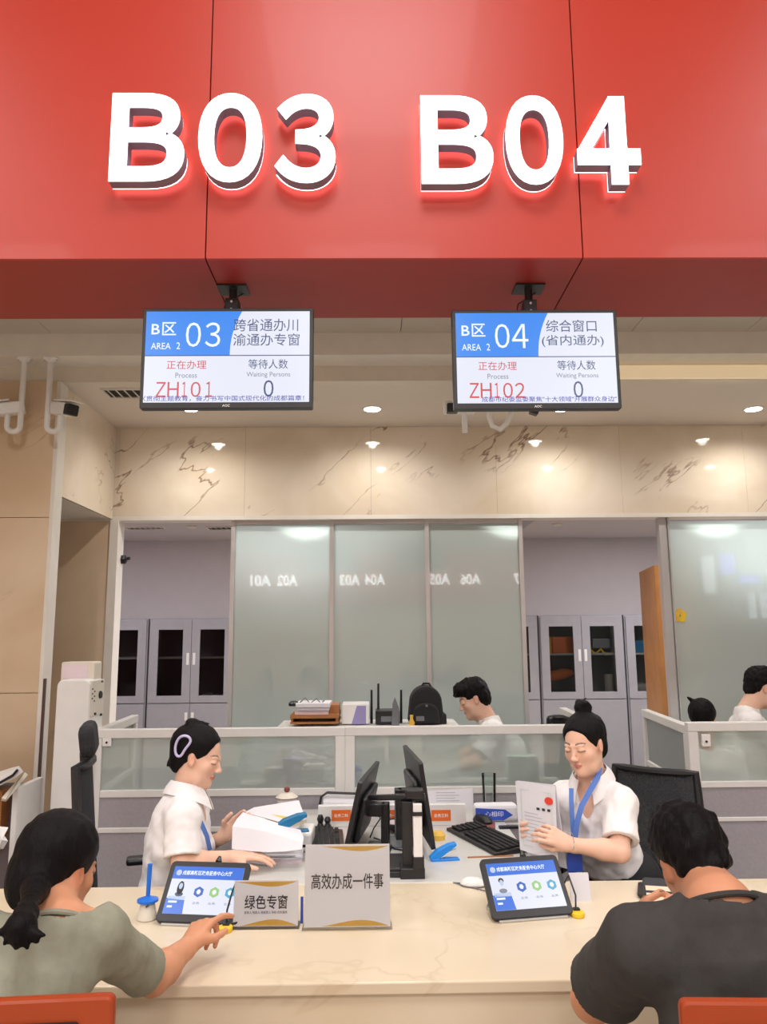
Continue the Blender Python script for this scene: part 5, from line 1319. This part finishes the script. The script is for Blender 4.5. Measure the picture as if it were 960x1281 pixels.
def person(label, J, H, fem=True, skin='skin_fair', shirt='shirt_white', h=.0034, sleeve=.75, hr=None, short=False, hands=True, hairfn=None, legs=True, w_=1.0, armr=(.045, .040, .036, .026), collar=False, pants='trousers_black', wr_amp=.006, seed=1, sg=.016, hand_kw={}, slv=.022, hem=-.06, hext=(0, 0, 0)):
    ho, fw_, up_, hs = H; Rm = head_frame(fw_, up_)
    base = Vector((J['pelvis'][0], J['pelvis'][1], 0))
    t = thing('person', label, 'person', base)
    keys = [k for k in ('pelvis', 'chest', 'neck', 'shR', 'shL', 'elR', 'elL', 'wrR', 'wrL') if k in J]
    lo, hi = bounds([J[k] for k in keys]+[ho], .155); lo2, hi2 = bounds([J[k] for k in ('wrR', 'wrL') if k in J] or [ho], .20)
    lo = np.minimum(lo, lo2+.04); hi = np.maximum(hi, hi2-.04); hi[2] = max(hi[2], ho[2]+.15*hs)
    S = SDF(lo, hi, h)
    torso(S, J, 0, fem, w_)
    for s in 'RL': arm(S, J, s, armr)
    S.frame(Rm, ho, hs); add_head(S, fem); nb = S.W((0, -.022, -.055)); S.frame()
    S.cap(nb, Vector(J['neck'])+Vector((0, 0, -.02)), .050*hs if fem else .058*hs, .054 if fem else .064, k=.03)
    if hands:
        for s in 'RL':
            if s in hand_kw: hand(S, J['wr'+s], **hand_kw[s])
    put('body', S.mesh('body', skin, tint=head_tint(Rm, ho, hs, fem)), t, world=True)
    # shirt
    lo, hi = bounds([J[k] for k in ('pelvis', 'chest', 'neck', 'shR', 'shL', 'elR', 'elL')], .17); S = SDF(lo, hi, .0048)
    torso(S, J, sg, fem, w_)
    for s in 'RL':
        sh, el = Vector(J['sh'+s]), Vector(J['el'+s]); e = sh.lerp(el, sleeve); d = (el-sh).normalized()
        S.cap(sh, e+d*.03, armr[0]+.016, armr[1]+slv, k=.03)
    dn_ = 0 if collar else .058
    S.cap(Vector(J['neck'])-torso_axes(J)[2]*(.05+dn_), Vector(J['neck'])+torso_axes(J)[2]*(.008-dn_), .078 if fem else .088, .060 if fem else .072, k=.04)
    if wr_amp: S.wrinkle(wr_amp, 42, seed, (1, 1, .45)); S.wrinkle(wr_amp*.55, 95, seed+20, (1, 1, .5))
    for s in 'RL':
        sh, el = Vector(J['sh'+s]), Vector(J['el'+s]); e = sh.lerp(el, sleeve); d = (el-sh).normalized()
        # hem: take away everything past the sleeve end near this arm, then hollow the opening
        big = S.F; cyl = SDF.__new__(SDF)
        m = .12; sl, g = S.sub(V3(e)-m, V3(e)+m+V3(d)*0)
        if sl is not None:
            p = [g[i]-np.float32(e[i]) for i in range(3)]; ax = p[0]*d[0]+p[1]*d[1]+p[2]*d[2]; rad = np.sqrt(np.maximum(p[0]**2+p[1]**2+p[2]**2-ax**2, 0))
            dd = np.maximum(-ax, rad-.095)
            S.F[sl] = np.maximum(S.F[sl], -dd.astype(np.float32))
            inner = np.maximum(rad-(armr[1]+.006), -ax-.018); S.F[sl] = np.maximum(S.F[sl], -inner.astype(np.float32))
    lat, fw, up = torso_axes(J)
    nk = Vector(J['neck'])
    S.cap(nk+up*(-.004 if collar else .004)+fw*(.018 if collar else .0), Vector(tuple(nb))+up*.03, .056 if fem else .066, .060 if fem else .072, k=.006, op='sub')
    if not collar and h < .0045:
        ax_ = (Vector(tuple(nb))-nk).normalized(); S.cap(nk+up*.100, nk+up*.26, .112, k=.004, op='sub'); c_ = nk-up*.014+fw*.004; rr = .058 if fem else .069
        NB_ = MB().tube([c_+(fw*math.cos(a_)+lat*math.sin(a_))*rr+up*(-.016*math.cos(a_)) for a_ in [2*math.pi*k_/24 for k_ in range(25)]], .006, 8)
    else: NB_ = None
    if collar: S.cap(nk+fw*.06-up*.015, nk+fw*.13-up*.09, .040, .012, k=.01, op='sub')
    S.cut(Vector(J['pelvis'])+up*hem, tuple(-up))
    sh_ = put('shirt', S.mesh('shirt', shirt), t, world=True)
    if NB_: NB_.build('neckband', shirt, sh_, smooth=True)
    if legs:
        put('trousers', legs_mesh(J, cloth=pants, waist=hem > 0), t, world=True)
        for s in 'RL': shoes(J, t, s)
    # hair
    o_ = V3(ho); S = SDF(o_-.19*hs-V3(hext), o_+.19*hs, .0035); S.frame(Rm, ho, hs); hair_cap(S, fem, short)
    if hairfn: hairfn(S)
    S.frame(); S.wrinkle(.0022 if not short else .006, 135, 3, (1, 1, .3))
    put('hair', S.mesh('hair', 'hair_black'), t, world=True)
    return t, Rm, sh_
def hp(Rm, o, sc, p): return Vector(tuple(Rm @ (np.array(p)*sc)+V3(o)))
def collar_piece(J, par, nb, m='shirt_white', open_=.05, r=.063, hgt=.035):
    """turned-down shirt collar: two wings round the neck, open at the throat"""
    lat, fw, up = torso_axes(J); nk = Vector(J['neck'])+fw*.008; ax = (Vector(tuple(nb))-nk).normalized(); ax = (ax+up).normalized()
    for s in (-1, 1):
        g = []
        for i in range(10):
            a = R(180-(i/9)*158); c_, sn = math.cos(a), math.sin(a); d = fw*c_*1.0+lat*s*sn
            top = nk+d*(r+.002)+ax*(hgt*1.4)-fw*0.0-up*(.016*(i/9)**2)
            low = nk+d*(r+.026+.012*(i/9)**3)+ax*(.012)-up*(.012+.040*(i/9)**3)+fw*(.012*(i/9)**2)
            g.append([tuple(top), tuple(top.lerp(low, .5)+d*.004), tuple(low)])
        if s > 0: g = g[::-1]
        MB().sheet(g, .0022).build('collar_wing', m, par, smooth=True)

# ---------------- woman with the hair clip (left staff member, profile to the right)
def seated(pel, face, kz=.50, spread=.10, L=.42, foot=.10):
    f = Vector(face); f.z = 0; f.normalize(); r = Vector((f.y, -f.x, 0)); d = {}
    for s, k in (('R', 1), ('L', -1)):
        hp_ = Vector(pel)+r*k*.09-Vector((0, 0, .03)); kn = Vector(pel)+r*k*spread+f*L; kn.z = kz; an = kn-f*foot; an.z = .10
        d['hip'+s], d['kn'+s], d['an'+s] = hp_, kn, an
    return d
hY = 3.06
ho = P(249, 946, hY)
J = dict(pelvis=(-.78, 3.08, .58), chest=(-.745, 3.07, .86), neck=P(231, 995, 3.06), shR=P(228, 1022, 2.92), shL=P(240, 1018, 3.22), elR=P(228, 1080, 2.86), wrR=P(291, 1072, 2.99), elL=P(245, 1066, 3.30), wrL=P(280, 1046, 3.22))
J.update(seated(J['pelvis'], (1, .1, 0)))
def hair_ls(S):
    S.ell((0, -.082, .035), (.052, .046, .066), .02); S.ell((.0, -.065, .118), (.034, .030, .020), .012); S.cap((0, -.05, .128), (0, .0, .136), .008, .003, k=.008)
    S.cap((0, -.085, .02), (.01, -.098, -.055), .026, .012, k=.02); S.cap((.01, -.098, -.045), (.012, -.112, -.072), .012, .003, k=.008)
pl1, Rm1, sh1 = person('woman in white shirt with a pale hair clip, seated at left leafing through papers', J, (ho, (1, -.10, -.30), (.22, 0, 1), .93), collar=True, hairfn=hair_ls, sleeve=.86, slv=.030, seed=4, w_=.92, sg=.010, armr=(.040, .037, .034, .024),
    hand_kw={'R': dict(f=(.95, .12, .02), p=(0, .15, -1), side=-1, curl=(12, 16, 10), sc=.92, thumb=(.45, .25)), 'L': dict(f=(.8, .1, .65), p=(.3, -1, .0), side=-1, curl=(20, 30, 22), sc=.92)})
collar_piece(J, sh1, hp(Rm1, ho, .93, (0, -.022, -.055)))
# claw clip
g = []
cl_ = lambda u, y, z: tuple(hp(Rm1, ho, .93, (u, y, z)))
lp = [(221, 928), (225, 922), (231, 920), (237, 922), (239, 927), (236, 932), (231, 938), (228, 944), (224, 947), (220, 944), (219, 936), (221, 928)]
for _ in range(2): lp = [p for a_, b_ in zip(lp[:-1], lp[1:]) for p in ((a_[0]*.75+b_[0]*.25, a_[1]*.75+b_[1]*.25), (a_[0]*.25+b_[0]*.75, a_[1]*.25+b_[1]*.75))]; lp.append(lp[0])
o = MB().tube([tuple(P(x+.0, y, 2.972+.0009*abs(x-236))) for x, y in lp], .0048, 8).build('hair_clip', 'clip_violet', None, smooth=True)
o.parent = pl1; o.matrix_parent_inverse = pl1.matrix_basis.inverted()
# lanyard
def ribbon(pts, w_, par, m='lanyard_blue', name='lanyard', nrm=None):
    g = []
    for i, p in enumerate(pts):
        p = Vector(p); t_ = (Vector(pts[min(i+1, len(pts)-1)])-Vector(pts[max(i-1, 0)])).normalized(); n_ = Vector(nrm); s_ = t_.cross(n_).normalized()
        g.append([tuple(p-s_*w_/2), tuple(p+s_*w_/2)])
    return MB().sheet(g, .0015).build(name, m, par, smooth=True, world=True)
ribbon([P(246, 1018, 2.93), P(252, 1030, 2.925), P(259, 1046, 2.945), P(263, 1064, 2.97)], .016, pl1, nrm=(.5, -1, .1))

# ---------------- woman with the bun (right staff member)
ho2 = P(731, 931, 3.05); f2 = Vector((-.72, -.70, -.22))
J = dict(pelvis=(.99, 3.20, .58), chest=P(744, 1030, 3.14), neck=P(741, 976, 3.10), shR=P(708, 1000, 3.16), shL=P(776, 1004, 3.02), elL=P(776, 1066, 2.90), wrL=P(712, 1056, 2.92), elR=P(698, 1058, 3.30), wrR=P(664, 1046, 3.16))
J.update(seated(J['pelvis'], (-.8, -.35, 0)))
def hair_rs(S):
    S.ell((0, -.055, .138), (.038, .036, .032), .008); S.ell((.020, -.065, .154), (.020, .018, .018), .006); S.ell((-.018, -.045, .158), (.018, .020, .014), .006); S.cap((0, -.07, .165), (.0, -.11, .172), .006, .002, k=.006)
pl2, Rm2, sh2 = person('woman in white blouse with a top bun and blue lanyard, holding a document', J, (ho2, f2, (-.05, .05, 1), .92), collar=True, hairfn=hair_rs, sleeve=.78, slv=.032, seed=9, w_=.92, sg=.012, hem=.15, armr=(.042, .037, .034, .024),
    hand_kw={'L': dict(f=(-.86, .05, .40), p=(-.2, .9, -.35), side=1, curl=(30, 35, 20), sc=.90, thumb=(.35, .5)), 'R': dict(f=(-.55, -.6, .45), p=(.5, -.5, .2), side=1, curl=(35, 45, 25), sc=.90)})
collar_piece(J, sh2, hp(Rm2, ho2, .92, (0, -.022, -.055)))
ribbon([P(751, 960, 3.04), P(748, 972, 3.015), P(738, 990, 2.985), P(728, 1008, 2.975), P(722, 1030, 2.97), P(719, 1054, 2.975), P(718, 1074, 2.98)], .020, pl2, nrm=(-.4, -1, .1))
ribbon([P(715, 986, 3.02), P(715, 1000, 3.0), P(716, 1022, 2.985), P(718, 1050, 2.98), P(719, 1072, 2.985)], .017, pl2, nrm=(-.4, -1, .1))
a, b = P(709, 1064, 2.96), P(729, 1090, 2.96)
o = MB().box(a.x, b.x, 2.955, 2.96, b.z, a.z).build('badge', 'deep_blue', pl2, world=True)
pt = P(716, 1052, 2.895); MB().tube([pt+Vector((0, .028*math.cos(a_), .028*math.sin(a_))) for a_ in [2*math.pi*k/14 for k in range(15)]], .0014, 6).build('bracelet', 'chrome', pl2, world=True)
# the document she holds: two leaves
t = thing('held_certificate', 'large white certificate with red seal held up by the woman with the bun', 'document', P(672, 1068, 3.0))
A, B, C_, D = P(645, 977, 3.13), P(694, 984, 2.96), P(698, 1076, 2.93), P(651, 1063, 3.10)
ds = MB().sheet([[tuple(A.lerp(B, u).lerp(D.lerp(C_, u), v)+Vector((0, -.012*math.sin(math.pi*u), 0))) for u in (0, .2, .4, .6, .8, 1)] for v in (1, .66, .33, 0)], .003).build('front_leaf', 'paper', t, smooth=True, world=True)
A2, B2, C2, D2 = A+Vector((.012, .03, -.004)), B+Vector((.01, .03, 0)), P(712, 1090, 2.93)+Vector((0, .03, 0)), P(660, 1070, 3.12)
MB().sheet([[tuple(D2), tuple(C2)], [tuple(A2), tuple(B2)]], .003).build('rear_leaf', 'paper', t, world=True)
def dq(u, v, e=.0035): p = A.lerp(B, u).lerp(D.lerp(C_, u), v)+Vector((0, -.012*math.sin(math.pi*u), 0)); n_ = (B-A).cross(D-A).normalized(); n_ = n_ if n_.y < 0 else -n_; return p+n_*e
def patch(u0, u1, v0, v1, m, nm, e=.0035): return MB().add([dq(u0, v1, e), dq(u1, v1, e), dq(u1, v0, e), dq(u0, v0, e)], [(0, 1, 2, 3)]).build(nm, m, ds)
for q_ in ((.12, .92, .10, .108), (.12, .92, .90, .908), (.12, .13, .10, .90), (.91, .92, .10, .90)): patch(*q_, 'green_print', 'printed_border')
for k in range(9): patch(.2, .55+.3*((k*7) % 3)/3, .42+k*.05, .427+k*.05, 'paper_lines', 'text_line')
MB().add([dq(.85+.11*math.cos(2*math.pi*k/16), .21+.055*math.sin(2*math.pi*k/16), .004) for k in range(16)], [tuple(range(16))]).build('red_seal', 'red_print', ds)
for k in range(3): patch(.52+k*.14, .60+k*.14, .325, .36, 'ink', 'title_mark')

# ---------------- woman in green (left visitor, seen from behind)
ho3 = P(74, 1086, 1.86)
J = dict(pelvis=(-.80, 1.52, .56), chest=(-.79, 1.64, .80), neck=P(78, 1146, 1.72), shR=P(120, 1172, 1.74), shL=P(-30, 1182, 1.76), elR=P(160, 1195, 1.98), wrR=P(236, 1185, 2.27), elL=(-1.06, 1.95, .80), wrL=(-.88, 2.18, .785))
J['elR'] = Vector((P(192, 1200, 1.98).x, 1.98, .805)); J['wrR'] = PZ(236, 1183, .81)
J.update(seated(J['pelvis'], (.1, 1, 0), kz=.52))
def hair_gl(S):
    S.ell((0, -.02, .045), (.086, .104, .094), .01); S.ell((0, -.075, -.03), (.068, .048, .065), .03)
    for s in (-1, 1): S.ell((s*.092, .002, -.034), (.032, .024, .032), .008, op='sub')
    S.ell((0, .13, -.055), (.125, .100, .120), .01, op='sub')
    S.frame()
    q = [P(44, 1112, 1.72), P(36, 1130, 1.64), P(32, 1144, 1.57), P(26, 1160, 1.52), P(22, 1176, 1.505)]
    S.cap(q[0], q[1], .030, .015, k=.02); S.cap(q[1], q[2], .015, .021, k=.01); S.cap(q[2], q[3], .021, .026, k=.01); S.cap(q[3], q[4], .026, .012, k=.01)
    for dx_, y_ in ((-30, 1170), (-18, 1182), (-4, 1188), (10, 1187), (22, 1180), (30, 1172)):
        S.cap(q[3], P(24+dx_, y_-2, 1.505), .016, .004, k=.008)
pl3, Rm3, sh3 = person('woman with ponytail in sage green t-shirt, seated at left touching the tablet', J, (ho3, (.42, .86, -.28), (.06, .10, 1), .91), skin='skin_tan', shirt='tee_sage', hairfn=hair_gl, sleeve=.82, slv=.014, sg=.014, seed=5, wr_amp=.005, armr=(.044, .040, .037, .026), pants='jeans_blue', w_=.9, hext=(.02, .26, .02),
    hand_kw={'R': dict(f=(.30, .85, .38), p=(.3, .2, -1), side=-1, fingers=[(20, 15, 10), (55, 60, 35), (60, 65, 35), (60, 65, 35)], curl=(0, 0, 0), sc=.98, thumb=(.4, .4)), 'L': dict(f=(.6, .8, 0), p=(0, 0, -1), side=1, curl=(12, 15, 10))})
q = P(36, 1131, 1.638); o = MB().tube([q+Vector((.017*math.cos(a_), .017*math.sin(a_), .002)) for a_ in [2*math.pi*k/12 for k in range(13)]], .004, 6).build('hair_tie', 'black_matte', pl3, world=True)
q0 = PZ(244, 1172, ZC+.02); tp = MB().obox(q0, (.035, .075, .012), Matrix.Rotation(R(-40), 3, 'Z') @ Matrix.Rotation(R(25), 3, 'X')).build('folded_paper', 'paper'); tag(tp, 'folded white slip held under the hand that touches the tablet', 'paper')
tp.location.z += .01

# ---------------- man in grey (right visitor, from behind)
ho4 = P(867, 1078, 1.74)
J = dict(pelvis=(.72, 1.42, .56), chest=(.72, 1.56, .82), neck=P(899, 1120, 1.60), shR=P(1012, 1168, 1.60), shL=P(800, 1184, 1.62), elL=Vector((P(741, 1236, 1.86).x, 1.86, .795)), wrL=P(801, 1170, 2.02), elR=(1.02, 1.78, .79), wrR=P(880, 1150, 2.12))
J.update(seated(J['pelvis'], (0, 1, 0), kz=.52, spread=.14))
def hair_mg(S):
    S.ell((0, -.02, .052), (.084, .098, .088), .01); S.ell((0, .03, .10), (.06, .06, .045), .02); S.cut((0, 0, -.030), (0, .15, -1), .01)
pl4, Rm4, sh4 = person('man with short black hair in dark grey t-shirt, seated at right with a phone', J, (ho4, (.04, .90, -.46), (-.20, .30, 1), .87), fem=False, skin='skin_tan', shirt='tee_grey', short=True, hairfn=hair_mg, sleeve=.70, slv=.028, sg=.018, seed=7, wr_amp=.005, armr=(.055, .048, .042, .029), pants='trousers_black', w_=1.0,
    hand_kw={'L': dict(f=(.35, .45, .75), p=(.9, -.1, -.3), side=-1, curl=(45, 50, 30), thumb=(.4, .4)), 'R': dict(f=(-.6, .5, .3), p=(-.3, .0, -1), side=1, curl=(30, 40, 25))})
# phone
c = P(828, 1130, 2.03); t = thing('smartphone', 'black smartphone with bright warm screen in the hands of the man in grey', 'phone', c)
M = Matrix.Rotation(R(-14), 3, 'Z') @ Matrix.Rotation(R(-58), 3, 'X')
t.rotation_euler = M.to_euler()
MB().prism(rrect(-.038, .038, -.078, .078, .009), 0, .008).build('casing', 'black_plastic', t, bevel=.002)
s = MB().prism(rrect(-.035, .035, -.074, .074, .006), -.0008, 0).build('screen', 'ink', t)
MB().prism([(-.033, -.06), (.033, -.06), (.033, .028), (-.033, .028)], -.0014, -.0008).build('lit_page', 'lit_warm', s)
MB().prism([(-.033, .036), (.033, .036), (.033, .050), (-.033, .050)], -.0014, -.0008).build('lit_header', 'lit_warm', s)
t2_ = thing('smartphone', 'second black phone lying dark on the counter past the bright one', 'phone', PZ(820, 1116, ZC+.006)); t2_.rotation_euler = (0, 0, R(-20))
MB().prism(rrect(-.055, .055, -.07, .07, .014), 0, .009, Matrix.Rotation(R(90), 3, 'X')).build('casing', 'black_plastic', t2_, bevel=.002)

# ---------------- people behind the partition
ho5 = P(592, 874, 4.95)
J = dict(pelvis=(.86, 5.02, .58), chest=(.83, 5.02, .86), neck=P(610, 898, 4.97), shR=P(612, 915, 5.13), shL=P(616, 916, 4.80), elL=(.60, 4.74, .86), wrL=(.42, 4.84, .80), elR=(.62, 5.16, .86), wrR=(.42, 5.05, .80))
J.update(seated(J['pelvis'], (-1, 0, 0)))
def hair_bm(S):
    S.ell((0, .055, .085), (.060, .040, .036), .02); S.cap((-.03, .085, .062), (.03, .088, .058), .016, k=.012); S.ell((0, -.05, .0), (.075, .06, .07), .02)
    for s in (-1, 1): S.ell((s*.088, .006, -.020), (.036, .028, .030), .008, op='sub')
person('young man in white t-shirt bent over his desk behind the partition', J, (ho5, (-1, -.06, -.42), (-.38, 0, 1), .98), fem=False, shirt='tee_white', h=.005, short=True, hairfn=hair_bm, sg=.02, seed=3, armr=(.045, .040, .036, .026), w_=.9)
ho6 = P(954, 860, 4.95)
J = dict(pelvis=(2.30, 5.0, .60), chest=(2.33, 5.0, .90), neck=P(935, 886, 4.95), shR=P(940, 905, 4.78), shL=P(930, 905, 5.12), elR=(2.55, 4.74, .86), wrR=(2.72, 4.84, .80), elL=(2.55, 5.16, .86), wrL=(2.72, 5.05, .80))
J.update(seated(J['pelvis'], (1, 0, 0)))
person('black-haired man in white shirt bent forward, cut by the right photo edge', J, (ho6, (1, -.05, -.35), (.35, 0, 1), 1.0), fem=False, shirt='shirt_white', h=.005, short=True, sg=.025, seed=8, armr=(.045, .040, .036, .026))
ho7 = P(880, 899, 4.75)
J = dict(pelvis=(2.02, 4.78, .50), chest=(2.02, 4.76, .74), neck=ho7-Vector((.02, -.02, .16)), shR=(2.22, 4.75, .83), shL=(1.84, 4.78, .83), elR=(2.24, 4.58, .62), wrR=(2.10, 4.42, .62), elL=(1.82, 4.60, .62), wrL=(1.95, 4.42, .62))
J['neck'] = ho7-Vector((0, -.02, .17)); J['chest'] = J['neck']-Vector((0, 0, .2)); J['pelvis'] = J['neck']-Vector((0, -.05, .50)); J['shR'] = J['neck']+Vector((.16, 0, -.05)); J['shL'] = J['neck']+Vector((-.16, 0, -.05))
J['elR'] = J['shR']+Vector((.03, -.1, -.25)); J['elL'] = J['shL']+Vector((-.03, -.1, -.25)); J['wrR'] = J['elR']+Vector((-.1, -.2, .0)); J['wrL'] = J['elL']+Vector((.1, -.2, .0))
J.update(seated(J['pelvis'], (0, 1, 0)))
def hair_pb(S):
    S.cap((-.03, -.06, .09), (-.075, -.08, .125), .022, .006, k=.01); S.ell((0, -.03, .03), (.082, .10, .09), .02)
person('person of whom only dark pinned-up hair shows over the right partition', J, (ho7, (.5, .8, -.3), (0, .1, 1), .9), h=.006, hairfn=hair_pb, seed=2)
